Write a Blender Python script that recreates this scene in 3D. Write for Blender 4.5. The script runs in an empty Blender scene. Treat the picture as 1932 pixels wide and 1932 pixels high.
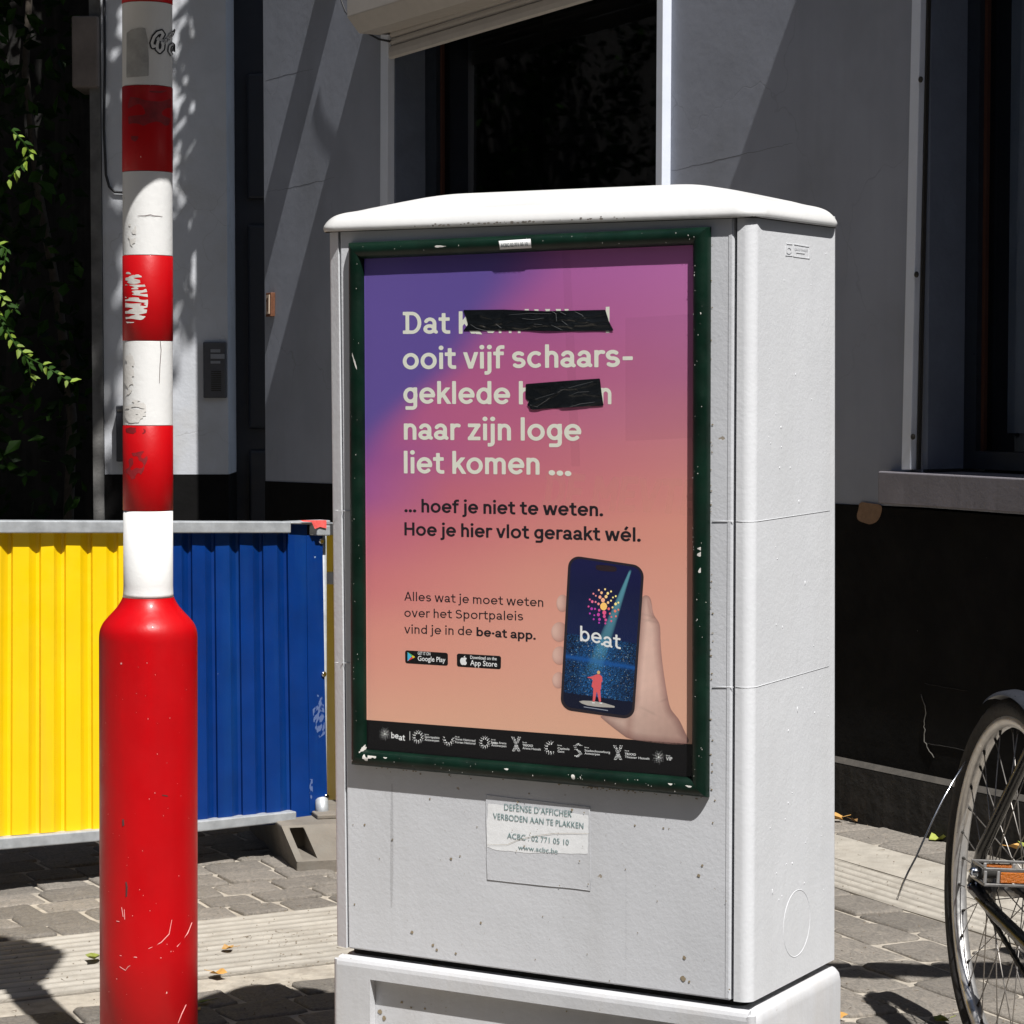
import bpy, math, random
import numpy as np
from mathutils import Vector, Matrix

# ------------------------------------------------------------------ camera, sky, sun, exposure
S = bpy.context.scene
COL = S.collection
Q = 1932.0                      # measuring scale of the photograph
FP = 4716.0                     # focal length in those units
CAMH = 1.30
PITCH = math.atan((966 - 708) / FP)
cam = bpy.data.cameras.new("camera"); cam.lens = 36 * FP / Q; cam.sensor_width = 36
cam.clip_start = 0.05; cam.clip_end = 500
co = bpy.data.objects.new("camera", cam); COL.objects.link(co); S.camera = co
co.location = (0, 0, CAMH); co.rotation_euler = (math.pi / 2 - PITCH, 0, 0)
SUN = Vector((0.26, -0.56, 1.0)).normalized()
world = bpy.data.worlds.new("World"); S.world = world; world.use_nodes = True
wn = world.node_tree.nodes; wl = world.node_tree.links
sky = wn.new("ShaderNodeTexSky"); sky.sky_type = 'NISHITA'; sky.sun_disc = False
sky.sun_elevation = math.asin(SUN.z); sky.sun_rotation = math.atan2(SUN.x, SUN.y)
wn["Background"].inputs[1].default_value = 0.05
wl.new(sky.outputs[0], wn["Background"].inputs[0])
sl = bpy.data.lights.new("sun", 'SUN'); sl.energy = 5.0; sl.angle = math.radians(0.5); sl.color = (1.0, 0.975, 0.94)
so = bpy.data.objects.new("sun", sl); COL.objects.link(so)
so.rotation_euler = SUN.to_track_quat('Z', 'Y').to_euler(); so.location = (2, -3, 9)
S.view_settings.view_transform = 'Standard'; S.view_settings.look = 'None'
S.view_settings.gamma = 1; S.view_settings.exposure = 0.68
S.view_settings.use_curve_mapping = False
S.cycles.max_bounces = 6; S.cycles.transparent_max_bounces = 12
S.cycles.use_denoising = True
random.seed(7); rng = np.random.default_rng(7)

# ------------------------------------------------------------------ measuring helpers (a pixel of the photograph -> a point on a real surface)
CP, SP = math.cos(PITCH), math.sin(PITCH)
def rays(U, V):
    U = np.asarray(U, float); V = np.asarray(V, float)
    x = (U - 966) / FP; y = -(V - 966) / FP
    return np.stack([x, CP + y * SP, -SP + y * CP], -1)
CAM = np.array([0, 0, CAMH])
class Pl:
    def __init__(s, p, n):
        s.p = np.array(p, float); s.n = np.array(n, float); s.n /= np.linalg.norm(s.n)
    def hit(s, U, V, off=0.0):
        r = rays(U, V); t = ((s.p + s.n * off - CAM) @ s.n) / (r @ s.n)
        return CAM + r * t[..., None]
    def at(s, u, v, off=0.0): return Vector(s.hit([u], [v], off)[0])
class Cyl:
    def __init__(s, cx, cy, r): s.c = np.array([cx, cy]); s.r = r
    def hit(s, U, V, off=0.0):
        r = rays(U, V); R = s.r + off
        a = r[..., 0] ** 2 + r[..., 1] ** 2; b = -(r[..., 0] * s.c[0] + r[..., 1] * s.c[1]); c = s.c @ s.c - R * R
        d = np.maximum(b * b - a * c, 0); t = (-b - np.sqrt(d)) / a
        return CAM + r * t[..., None]
    def at(s, u, v, off=0.0): return Vector(s.hit([u], [v], off)[0])
GROUND = Pl((0, 0, 0), (0, 0, 1))
def proj(p):
    d = Vector(p) - Vector((0, 0, CAMH)); y = d.y * CP - d.z * SP; z = d.y * SP + d.z * CP
    return 966 + FP * d.x / y, 966 - FP * z / y

# ------------------------------------------------------------------ mesh helpers
class MB:
    def __init__(s): s.v = []; s.f = []; s.sm = []; s.mi = []; s.col = None
    def add(s, vs, fs, sm=False, mi=0):
        o = len(s.v); s.v += [tuple(x) for x in vs]
        s.f += [tuple(i + o for i in f) for f in fs]; s.sm += [sm] * len(fs); s.mi += [mi] * len(fs); return s
    def box(s, o, ax, ay, az, mi=0):
        o, ax, ay, az = map(Vector, (o, ax, ay, az)); P = []
        for k in (0, 1):
            for j in (0, 1):
                for i in (0, 1): P.append(o + ax * i + ay * j + az * k)
        F = [(0, 2, 3, 1), (4, 5, 7, 6), (0, 1, 5, 4), (2, 6, 7, 3), (0, 4, 6, 2), (1, 3, 7, 5)]
        if ax.cross(ay).dot(az) < 0: F = [f[::-1] for f in F]
        return s.add(P, F, mi=mi)
    def prism(s, poly, vec, mi=0):           # polygon of 3-D points pushed along vec
        n = len(poly); A = [Vector(p) for p in poly]; vec = Vector(vec); B = [p + vec for p in A]
        nn = Vector((0, 0, 0))
        for i in range(n): nn += A[i].cross(A[(i + 1) % n])
        if nn.dot(vec) > 0: F = [tuple(range(n))[::-1], tuple(range(n, 2 * n))] + [(i, (i + 1) % n, n + (i + 1) % n, n + i) for i in range(n)]
        else: F = [tuple(range(n)), tuple(range(n, 2 * n))[::-1]] + [((i + 1) % n, i, n + i, n + (i + 1) % n) for i in range(n)]
        return s.add(A + B, F, mi=mi)
    def tube(s, pts, r, n=12, closed=False, mi=0, caps=True):
        pts = [Vector(p) for p in pts]; m = len(pts); rs = r if isinstance(r, (list, tuple)) else [r] * m
        V = []; up = None
        for i, p in enumerate(pts):
            a = pts[(i - 1) % m] if (closed or i > 0) else p; b = pts[(i + 1) % m] if (closed or i < m - 1) else p
            t = (b - a).normalized()
            if up is None:
                up = Vector((0, 0, 1)) if abs(t.z) < .9 else Vector((1, 0, 0))
            x = t.cross(up)
            if x.length < 1e-6: x = t.orthogonal()
            x.normalize(); y = x.cross(t).normalized(); up = y
            for k in range(n):
                an = 2 * math.pi * k / n; V.append(p + (x * math.cos(an) + y * math.sin(an)) * rs[i])
        F = []
        for i in range(m if closed else m - 1):
            for k in range(n):
                a = i * n + k; b = i * n + (k + 1) % n; c = ((i + 1) % m) * n + (k + 1) % n; d = ((i + 1) % m) * n + k
                F.append((a, b, c, d))
        s.add(V, F, sm=True, mi=mi)
        if caps and not closed:
            o = len(s.v) - m * n; s.f += [tuple(o + k for k in range(n))[::-1], tuple(o + (m - 1) * n + k for k in range(n))]
            s.sm += [False, False]; s.mi += [mi, mi]
        return s
    def loft(s, loops, closed=True, cap0=True, cap1=True, sm=True, mi=0):
        n = len(loops[0]); V = [p for L in loops for p in L]; F = []
        for i in range(len(loops) - 1):
            for k in range(n if closed else n - 1):
                F.append((i * n + k, i * n + (k + 1) % n, (i + 1) * n + (k + 1) % n, (i + 1) * n + k))
        o = len(s.v); s.add(V, F, sm=sm, mi=mi); m = len(loops)
        if cap0: s.f.append(tuple(o + k for k in range(n))[::-1]); s.sm.append(False); s.mi.append(mi)
        if cap1: s.f.append(tuple(o + (m - 1) * n + k for k in range(n))); s.sm.append(False); s.mi.append(mi)
        return s
    def lathe(s, c, prof, n=48, ax=None, mi=0, cap0=True, cap1=True):
        c = Vector(c); az = Vector(ax or (0, 0, 1)).normalized(); x = az.orthogonal().normalized() if ax else Vector((1, 0, 0)); y = az.cross(x)
        return s.loft([[c + az * h + (x * math.cos(2 * math.pi * k / n) + y * math.sin(2 * math.pi * k / n)) * r for k in range(n)] for r, h in prof], mi=mi, cap0=cap0, cap1=cap1)
    def build(s, name, mat, parent=None, label=None, kind=None, bevel=0, autosm=None):
        me = bpy.data.meshes.new(name); me.from_pydata(s.v, [], s.f)
        me.polygons.foreach_set("use_smooth", s.sm); me.polygons.foreach_set("material_index", s.mi)
        for m in (mat if isinstance(mat, (list, tuple)) else [mat]): me.materials.append(m)
        me.update()
        return link(name, me, parent, label, kind, bevel)
def link(name, me, parent=None, label=None, kind=None, bevel=0):
    o = bpy.data.objects.new(name, me); COL.objects.link(o)
    if parent is not None: adopt(o, parent)
    if label: o["label"] = label
    if kind: o["kind"] = kind
    if bevel:
        b = o.modifiers.new("bevel", 'BEVEL'); b.width = bevel; b.segments = 2; b.limit_method = 'ANGLE'; b.angle_limit = math.radians(40)
    return o
def worldm(o):
    m = Matrix.LocRotScale(o.location, o.rotation_euler, o.scale)
    return (worldm(o.parent) @ o.matrix_parent_inverse @ m) if o.parent else m
def adopt(o, parent):
    o.parent = parent; o.matrix_parent_inverse = worldm(parent).inverted()
def thing(name, loc, label, cat, group=None):
    e = bpy.data.objects.new(name, None); COL.objects.link(e); e.location = loc; e.empty_display_size = .1
    tag(e, label, cat, group); return e
def tag(o, label, cat, group=None):
    o["label"] = label; o["category"] = cat
    if group: o["group"] = group
    return o

# ------------------------------------------------------------------ materials
def lin(c): c = c / 255.0; return c / 12.92 if c <= .04045 else ((c + .055) / 1.055) ** 2.4
def rgb(r, g, b, k=1.0): return (min(lin(r) / k, .95), min(lin(g) / k, .95), min(lin(b) / k, .95), 1)
def node(nt, t, **kw):
    n = nt.nodes.new(t)
    for k, v in kw.items():
        if k.startswith('i_'):
            key = k[2:]; key = int(key) if key.isdigit() else key.replace('_', ' ')
            n.inputs[key].default_value = v
        else: setattr(n, k, v)
    return n
def M(name, col, rough=.5, var=.0, vscale=6.0, vcol=None, bump=0.0, bscale=80.0, metal=0.0, spots=None, streak=None,
      crack=None, ao=False, spec=.5, coat=0.0, vcolor=None, rnd=0.0, stretch=(1, 1, 1), lowdirt=None):
    m = bpy.data.materials.new(name); m.use_nodes = True; nt = m.node_tree; L = nt.links
    b = nt.nodes["Principled BSDF"]; b.inputs["Roughness"].default_value = rough; b.inputs["Metallic"].default_value = metal
    b.inputs["Specular IOR Level"].default_value = spec; b.inputs["Coat Weight"].default_value = coat
    tc = node(nt, "ShaderNodeTexCoord"); mp = node(nt, "ShaderNodeMapping"); L.new(tc.outputs["Object"], mp.inputs[0])
    mp.inputs["Scale"].default_value = stretch
    if vcolor:
        a = node(nt, "ShaderNodeVertexColor", layer_name=vcolor); cur = a.outputs[0]
    else:
        c = node(nt, "ShaderNodeRGB"); c.outputs[0].default_value = col if len(col) == 4 else (*col, 1); cur = c.outputs[0]
    def mix(fac, a, bcol, blend='MIX'):
        x = node(nt, "ShaderNodeMix", data_type='RGBA', blend_type=blend)
        if isinstance(fac, float): x.inputs[0].default_value = fac
        else: L.new(fac, x.inputs[0])
        L.new(a, x.inputs[6])
        if isinstance(bcol, tuple): x.inputs[7].default_value = bcol if len(bcol) == 4 else (*bcol, 1)
        else: L.new(bcol, x.inputs[7])
        return x.outputs[2]
    def ramp(sock, a, bb, lo=0.0, hi=1.0):
        r = node(nt, "ShaderNodeMapRange"); r.inputs[1].default_value = a; r.inputs[2].default_value = bb
        r.inputs[3].default_value = lo; r.inputs[4].default_value = hi; L.new(sock, r.inputs[0]); return r.outputs[0]
    def noise(scale, detail=5.0, rough_=.6, vec=None, st=None):
        n = node(nt, "ShaderNodeTexNoise"); n.inputs["Scale"].default_value = scale; n.inputs["Detail"].default_value = detail
        n.inputs["Roughness"].default_value = rough_
        if st:
            mm = node(nt, "ShaderNodeMapping"); mm.inputs["Scale"].default_value = st; L.new(tc.outputs["Object"], mm.inputs[0]); L.new(mm.outputs[0], n.inputs[0])
        else: L.new(mp.outputs[0], n.inputs[0])
        return n.outputs[0]
    if var:
        n = noise(vscale); v = ramp(n, .3, .7, 1 - var, 1 + var)
        hs = node(nt, "ShaderNodeHueSaturation"); L.new(v, hs.inputs["Value"]); L.new(cur, hs.inputs["Color"]); cur = hs.outputs[0]
        if vcol: cur = mix(ramp(noise(vscale * .6 + 1.3), .5, .72, 0, .8), cur, vcol)
    if rnd:
        oi = node(nt, "ShaderNodeObjectInfo"); hs = node(nt, "ShaderNodeHueSaturation")
        L.new(ramp(oi.outputs["Random"], 0, 1, 1 - rnd, 1 + rnd), hs.inputs["Value"]); L.new(cur, hs.inputs["Color"]); cur = hs.outputs[0]
    if streak:     # (colour, amount, scale) vertical dirt runs
        cur = mix(ramp(noise(1.0, 6, .65, st=(streak[2], streak[2], streak[2] * .06)), .5, .78, 0, streak[1]), cur, streak[0])
    hgt = []
    if spots:      # list of (colour, scale, threshold[, stretch])
        for sp in spots:
            n = noise(sp[1], 3, .55, st=sp[3] if len(sp) > 3 else None)
            if len(sp) > 3: n_ = n
            f = ramp(n, sp[2], sp[2] + .012)
            cur = mix(f, cur, sp[0]); hgt.append((f, -.25))
    if crack:      # (colour, scale, width, amount)
        vo = node(nt, "ShaderNodeTexVoronoi", feature='DISTANCE_TO_EDGE'); vo.inputs["Scale"].default_value = crack[1]
        nn = node(nt, "ShaderNodeTexNoise"); nn.inputs["Scale"].default_value = 3.0; nn.inputs["Detail"].default_value = 4
        L.new(mp.outputs[0], nn.inputs[0])
        va = node(nt, "ShaderNodeVectorMath", operation='MULTIPLY_ADD'); va.inputs[1].default_value = (.55, .55, .55)
        L.new(nn.outputs[1], va.inputs[0]); L.new(mp.outputs[0], va.inputs[2]); L.new(va.outputs[0], vo.inputs[0])
        f = ramp(vo.outputs[0], 0.0, crack[2], 1, 0)
        g = node(nt, "ShaderNodeMath", operation='MULTIPLY'); L.new(f, g.inputs[0]); L.new(ramp(noise(1.1), .42, .6, 0, crack[3]), g.inputs[1])
        cur = mix(g.outputs[0], cur, crack[0]); hgt.append((g.outputs[0], -.6))
    if lowdirt:    # (colour, z where fully dirty, z where clean)
        ge = node(nt, "ShaderNodeNewGeometry"); sx = node(nt, "ShaderNodeSeparateXYZ"); L.new(ge.outputs["Position"], sx.inputs[0])
        cur = mix(ramp(sx.outputs[2], lowdirt[1], lowdirt[2], .85, 0), cur, lowdirt[0])
    L.new(cur, b.inputs["Base Color"])
    if var or rough > .2:
        L.new(ramp(noise(vscale * 2.3), .3, .7, max(rough - .08, .05), min(rough + .1, 1)), b.inputs["Roughness"])
    if bump or hgt:
        h = None
        if bump:
            n1 = noise(bscale, 4, .6); n2 = noise(bscale * .22, 3, .5)
            ad = node(nt, "ShaderNodeMath", operation='ADD'); L.new(n1, ad.inputs[0]); L.new(n2, ad.inputs[1]); h = ad.outputs[0]
        for f, amt in hgt:
            ma = node(nt, "ShaderNodeMath", operation='MULTIPLY_ADD'); ma.inputs[1].default_value = amt; L.new(f, ma.inputs[0])
            if h is not None: L.new(h, ma.inputs[2])
            else: ma.inputs[2].default_value = 0
            h = ma.outputs[0]
        bp = node(nt, "ShaderNodeBump"); bp.inputs["Strength"].default_value = max(bump, .15); bp.inputs["Distance"].default_value = .003
        L.new(h, bp.inputs["Height"]); L.new(bp.outputs[0], b.inputs["Normal"])
    return m
KF = 0.70        # light falling on the cabinet front (radiance seen / base colour), measured once
def P_(r, g, b, k=None): return rgb(r, g, b, k or KF)

mt = {}
mt['cab'] = M("cabinet_paint", (.535, .545, .57), .45, .05, 5, None, .02, 160, streak=((.40, .40, .40, 1), .35, 9), spots=[((.30, .26, .21, 1), 26, .735), ((.75, .75, .76, 1), 60, .76)])
mt['cabside'] = M("cabinet_paint_lit_side", (.60, .61, .63), .42, .03, 4, None, .13, 150, streak=((.44, .44, .43, 1), .25, 8))  # same paint as the front, lightened to carry the side's stronger sun
mt['plinth'] = M("plinth_paint", (.47, .475, .49), .5, .09, 6, None, .12, 110, streak=((.38, .34, .29, 1), .5, 7), spots=[((.30, .26, .20, 1), 17, .72), ((.22, .2, .17, 1), 70, .77)])
mt['lid'] = M("lid_plastic", (.53, .53, .525), .42, .05, 5, None, .1, 60, streak=((.6, .58, .54, 1), .25, 6), spots=[((.2, .17, .13, 1), 75, .77)])
mt['liddirt'] = M("lid_edge_grime", (.13, .115, .10), .9)
mt['gap'] = M("gasket_dark", (.02, .018, .015), .8)
mt['green'] = M("green_enamel", (.0022, .0125, .0072), .36, .45, 14, None, .2, 70, coat=.05, spec=.25, spots=[((.3, .33, .26, 1), 42, .77), ((.4, .4, .34, 1), 110, .775)])
mt['chip'] = M("chipped_primer", (.50, .48, .45), .6, .1, 40, None, .3, 90)
mt['rust'] = M("rust_speck", (.25, .20, .13), .9, .2, 200)
mt['glue'] = M("glue_residue", (.44, .455, .49), .35, .05, 30, None, .1, 120)
mt['white'] = M("white_paint", (.66, .66, .65), .38, .03, 8, None, .12, 120, streak=((.45, .42, .38, 1), .25, 10), spots=[((.25, .22, .2, 1), 80, .785)])
mt['red'] = M("red_paint", (.405, .0006, .003), .40, .10, 5, None, .1, 60, spec=.22, coat=.05, spots=[((.78, .5, .45, 1), 120, .775), ((.1, .01, .01, 1), 46, .785)], streak=((.30, .004, .006, 1), .6, 8))
mt['scuff'] = M("scuffed_film", (.565, .55, .525), .7, .1, 50, None, .04, 150)
mt['ghost'] = M("dark_rubbed_patch", (.20, .002, .006), .6, .3, 60)
mt['galv'] = M("galvanised_steel", (.36, .38, .40), .5, .18, 30, None, .15, 60, metal=.35)
mt['yellow'] = M("yellow_sheet", (.74, .49, .0), .45, .04, 6, None, .05, 30, streak=((.62, .36, .02, 1), .6, 12), spots=[((.35, .25, .1, 1), 60, .775)])
mt['blue'] = M("blue_sheet", (.0008, .025, .148), .45, .16, 7, None, .05, 30, streak=((.008, .07, .22, 1), .4, 14), spots=[((.25, .3, .4, 1), 50, .775)], spec=.2)
mt['pinkspray'] = M("pink_spray", (.75, .10, .09), .6, .3, 60)
mt['conc'] = M("cast_concrete", (.145, .127, .105), .9, .22, 9, (.15, .14, .12, 1), .6, 70, spots=[((.08, .07, .05, 1), 45, .74)])
mt['plaster'] = M("grey_plaster", (.262, .28, .33), .85, .10, 2.2, (.225, .24, .275, 1), .22, 26, crack=((.15, .155, .17, 1), 1.3, .005, .45), spec=.2, streak=((.17, .178, .20, 1), .5, 2.2))
mt['blackpaint'] = M("black_plinth_paint", (.0042, .004, .004), .85, .35, 4, None, .6, 30, spots=[((.12, .11, .1, 1), 40, .79)], spec=.12)
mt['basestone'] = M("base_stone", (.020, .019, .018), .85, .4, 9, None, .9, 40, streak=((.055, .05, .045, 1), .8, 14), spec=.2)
mt['sill'] = M("bluestone_sill", (.14, .13, .145), .8, .12, 9, None, .12, 90, streak=((.08, .075, .08, 1), .6, 16))
mt['pillar'] = M("pale_render", (.43, .445, .475), .85, .08, 4, (.38, .38, .38, 1), .5, 40, crack=((.22, .21, .2, 1), 3, .01, .5))
mt['alu'] = M("white_aluminium", (.60, .64, .72), .45, .04, 10)
mt['aluw'] = M("cream_shutter", (.42, .39, .36), .5, .05, 14)
mt['darkframe'] = M("dark_window_frame", (.012, .016, .024), .35, .2, 20)
mt['brownseal'] = M("brown_seal", (.04, .012, .005), .5)
mt['reveal'] = M("window_reveal", (.10, .12, .165), .8, .12, 8, None, .4, 60)
mt['door'] = M("dark_door_paint", (.012, .014, .02), .5, .15, 8)
mt['inside'] = M("dark_room", (.01, .01, .012), .9)
mt['curtain'] = M("net_curtain", (.62, .70, .80), .9, .1, 5)
mt['cable'] = M("black_cable", (.012, .012, .014), .6)
mt['wood'] = M("varnished_wood", (.13, .055, .03), .4, .2, 60)
mt['ivory'] = M("ivory_tile", (.45, .36, .28), .4, .1, 40)
mt['sett'] = M("sett_stone", (.188, .169, .146), .8, .34, 26, (.26, .225, .185, 1), 1.0, 130, rnd=.2)
mt['mortar'] = M("sandy_joint", (.33, .295, .245), .95, .2, 25, (.18, .155, .125, 1), 1.0, 160)
mt['slab'] = M("pale_concrete_slab", (.31, .285, .245), .92, .14, 14, (.225, .20, .165, 1), .9, 190)
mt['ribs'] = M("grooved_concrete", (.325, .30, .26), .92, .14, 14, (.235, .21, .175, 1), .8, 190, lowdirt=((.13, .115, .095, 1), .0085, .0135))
mt['street'] = M("street_asphalt", (.05, .048, .045), .9, .2, 6, None, .8, 60)
mt['rubber'] = M("tyre_rubber", (.012, .011, .011), .75, .3, 90, None, .4, 200)
mt['alrim'] = M("brushed_rim", (.55, .54, .53), .34, .1, 40, metal=.75)
mt['chrome'] = M("chromed_steel", (.62, .63, .66), .16, metal=1.0)
mt['steeldull'] = M("dull_steel", (.30, .29, .28), .4, .2, 80, metal=.8)
mt['spoke'] = M("spoke_wire", (.34, .32, .30), .4, metal=.8)
mt['bframe'] = M("black_frame_paint", (.006, .006, .008), .3, .1, 30, coat=.4)
mt['gold'] = M("gold_pinstripe", (.25, .17, .03), .5)
mt['amber'] = M("amber_reflector", (.42, .11, .004), .3, .25, 900, None, .8, 900)
mt['bark'] = M("bark", (.05, .04, .03), .9, .3, 30, None, .8, 40)
mt['saddle'] = M("saddle_leather", (.015, .012, .01), .6)
mt['butt'] = M("cigarette_paper", (.75, .73, .7), .8)
for k, c in {'leafdark': (.007, .020, .003), 'leafmid': (.020, .055, .006), 'leaflit': (.16, .235, .025), 'leafyel': (.40, .25, .04), 'leafgold': (.40, .22, .06), 'leafgreen': (.24, .27, .05), 'leafbrown': (.22, .12, .04)}.items():  # leafdark to leaflit: shade and sun on the leaves put into their colour
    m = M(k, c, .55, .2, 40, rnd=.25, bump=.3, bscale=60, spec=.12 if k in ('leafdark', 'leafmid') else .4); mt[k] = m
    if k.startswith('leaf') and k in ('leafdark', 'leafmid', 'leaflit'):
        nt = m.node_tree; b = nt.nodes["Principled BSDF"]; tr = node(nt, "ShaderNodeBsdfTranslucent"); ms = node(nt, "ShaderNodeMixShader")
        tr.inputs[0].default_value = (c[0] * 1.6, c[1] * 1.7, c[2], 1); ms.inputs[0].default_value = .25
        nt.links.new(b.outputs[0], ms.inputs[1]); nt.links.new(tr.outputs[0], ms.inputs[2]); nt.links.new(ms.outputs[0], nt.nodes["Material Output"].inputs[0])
def glassmat(name, tint, base=.03, rough=.02):
    m = bpy.data.materials.new(name); m.use_nodes = True; nt = m.node_tree; nt.nodes.clear()
    o = node(nt, "ShaderNodeOutputMaterial"); t = node(nt, "ShaderNodeBsdfTransparent"); t.inputs[0].default_value = (*tint, 1)
    g = node(nt, "ShaderNodeBsdfGlossy"); g.inputs["Roughness"].default_value = rough
    lw = node(nt, "ShaderNodeLayerWeight"); lw.inputs[0].default_value = .5; pw = node(nt, "ShaderNodeMath", operation='POWER'); pw.inputs[1].default_value = 4.5
    nt.links.new(lw.outputs["Facing"], pw.inputs[0]); fr = node(nt, "ShaderNodeMath", operation='MULTIPLY_ADD'); fr.inputs[1].default_value = .8; fr.inputs[2].default_value = base
    nt.links.new(pw.outputs[0], fr.inputs[0]); ms = node(nt, "ShaderNodeMixShader")
    nt.links.new(fr.outputs[0], ms.inputs[0]); nt.links.new(t.outputs[0], ms.inputs[1]); nt.links.new(g.outputs[0], ms.inputs[2]); nt.links.new(ms.outputs[0], o.inputs[0])
    return m
mt['glass'] = glassmat("window_glass", (.55, .57, .6), base=.06)
mt['pane'] = glassmat("poster_glass", (.93, .94, .94), rough=.05)
def ink(name, r, g, b, rough=.6):
    m = bpy.data.materials.new(name); m.use_nodes = True; bs = m.node_tree.nodes["Principled BSDF"]
    bs.inputs["Base Color"].default_value = P_(r, g, b); bs.inputs["Roughness"].default_value = rough; bs.inputs["Specular IOR Level"].default_value = .2
    return m
def inkv(name, rough=.6):
    m = bpy.data.materials.new(name); m.use_nodes = True; nt = m.node_tree; bs = nt.nodes["Principled BSDF"]
    a = node(nt, "ShaderNodeVertexColor", layer_name="print"); nt.links.new(a.outputs[0], bs.inputs["Base Color"]); bs.inputs["Roughness"].default_value = rough
    bs.inputs["Specular IOR Level"].default_value = .2
    return m
def inkt(name, r, g, b, al):       # thin see-through ink
    m = ink(name, r, g, b); nt = m.node_tree; t = node(nt, "ShaderNodeBsdfTransparent"); ms = node(nt, "ShaderNodeMixShader"); ms.inputs[0].default_value = al
    nt.links.new(t.outputs[0], ms.inputs[1]); nt.links.new(nt.nodes["Principled BSDF"].outputs[0], ms.inputs[2]); nt.links.new(ms.outputs[0], nt.nodes["Material Output"].inputs[0])
    return m

# ------------------------------------------------------------------ flat print: outlines traced as signed distance, turned into thin meshes
def march(F, x0, x1, y0, y1, nx, ny):
    xs = np.linspace(x0, x1, nx + 1); ys = np.linspace(y0, y1, ny + 1)
    X, Y = np.meshgrid(xs, ys); D = F(X, Y)
    verts = []; faces = []; cache = {}
    def gv(i, j):
        k = (i, j)
        if k not in cache: cache[k] = len(verts); verts.append((xs[i], ys[j]))
        return cache[k]
    def ev(i, j, a, b):
        k = (i, j, a, b)
        if k in cache: return cache[k]
        d0 = D[j, i]; d1 = D[b, a]; t = d0 / (d0 - d1)
        cache[k] = len(verts); verts.append((xs[i] + (xs[a] - xs[i]) * t, ys[j] + (ys[b] - ys[j]) * t)); return cache[k]
    I = D < 0
    for j in range(ny):
        i = 0
        while i < nx:
            c = (I[j, i], I[j, i + 1], I[j + 1, i + 1], I[j + 1, i])
            if all(c):
                k = i
                while k + 1 < nx and I[j, k + 2] and I[j + 1, k + 2]: k += 1
                faces.append((gv(i, j), gv(k + 1, j), gv(k + 1, j + 1), gv(i, j + 1))); i = k + 1; continue
            if any(c):
                cs = [(i, j), (i + 1, j), (i + 1, j + 1), (i, j + 1)]; poly = []
                for q in range(4):
                    a = cs[q]; b = cs[(q + 1) % 4]
                    if c[q]: poly.append(gv(*a))
                    if c[q] != c[(q + 1) % 4]:
                        poly.append(ev(*min(a, b), *max(a, b)))
                if len(poly) > 2: faces.append(tuple(poly))
            i += 1
    return np.array(verts).reshape(-1, 2), faces
def segd(X, Y, pts, w, clip=None):
    best = np.full(X.shape, 9.0); n = len(pts) - 1
    for i in range(n):
        (ax, ay), (bx, by) = pts[i], pts[i + 1]; dx, dy = bx - ax, by - ay; L2 = dx * dx + dy * dy
        if L2 < 1e-12: continue
        t = ((X - ax) * dx + (Y - ay) * dy) / L2; L = math.sqrt(L2)
        tc_ = np.clip(t, 0, 1); d = np.hypot(X - ax - tc_ * dx, Y - ay - tc_ * dy) - w / 2
        perp = np.abs((X - ax) * dy - (Y - ay) * dx) / L - w / 2
        if i == 0: d = np.where(t < 0, np.maximum(perp, -t * L), d)
        if i == n - 1: d = np.where(t > 1, np.maximum(perp, (t - 1) * L), d)
        best = np.minimum(best, d)
    if clip: best = np.maximum(best, np.maximum(clip[0] - Y, Y - clip[1]))
    return best
def arc(cx, cy, rx, ry, a0, a1, n=18):
    return [(cx + rx * math.cos(math.radians(a0 + (a1 - a0) * i / n)), cy + ry * math.sin(math.radians(a0 + (a1 - a0) * i / n))) for i in range(n + 1)]
G = {}
def gl(c, adv, *st): G[c] = (adv, st)
V01 = (0, 1)
gl(' ', .36); gl('o', 1.03, ('p', arc(.515, .5, .355, .395, 0, 360, 32)))
gl('n', .87, ('p', [(.185, 0), (.185, 1)]), ('p', arc(.435, .62, .25, .275, 180, 0) + [(.685, 0)]))
gl('h', .87, ('p', [(.185, 0), (.185, 1.38)]), ('p', arc(.435, .62, .25, .275, 180, 0) + [(.685, 0)]))
gl('m', 1.32, ('p', [(.185, 0), (.185, 1)]), ('p', arc(.42, .64, .235, .255, 180, 0) + [(.655, 0)]), ('p', arc(.89, .64, .235, .255, 180, 0) + [(1.125, 0)]))
gl('r', .62, ('p', [(.185, 0), (.185, 1)]), ('p', arc(.45, .62, .265, .275, 180, 62)))
gl('a', .88, ('p', arc(.41, .64, .25, .255, 160, 0) + [(.66, .25)] + arc(.80, .25, .14, .145, 180, 262, 6)), ('p', arc(.385, .295, .245, .19, 0, 360, 28)))
gl('e', .99, ('p', arc(.5, .5, .345, .395, 0, 322, 30)), ('p', [(.16, .5), (.93, .5)]))
gl('c', .94, ('p', arc(.5, .5, .345, .395, 48, 312, 28)))
gl('t', .68, ('p', [(.29, 1.25), (.29, .30)] + arc(.485, .30, .195, .195, 180, 270, 8) + [(.64, .105)]), ('p', [(.03, .895), (.62, .895)]))
gl('f', .63, ('p', [(.27, 0), (.27, 1.09)] + arc(.455, 1.09, .185, .185, 180, 90, 8) + [(.62, 1.275)]), ('p', [(.03, .895), (.58, .895)]))
gl('i', .40, ('p', [(.2, 0), (.2, 1)]), ('c', .2, 1.29, .135))
gl('j', .42, ('p', [(.22, 1), (.22, -.12)] + arc(.07, -.12, .15, .15, 0, -90, 8) + [(-.04, -.27)]), ('c', .22, 1.29, .135))
gl('l', .40, ('p', [(.2, 0), (.2, 1.38)]))
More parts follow.
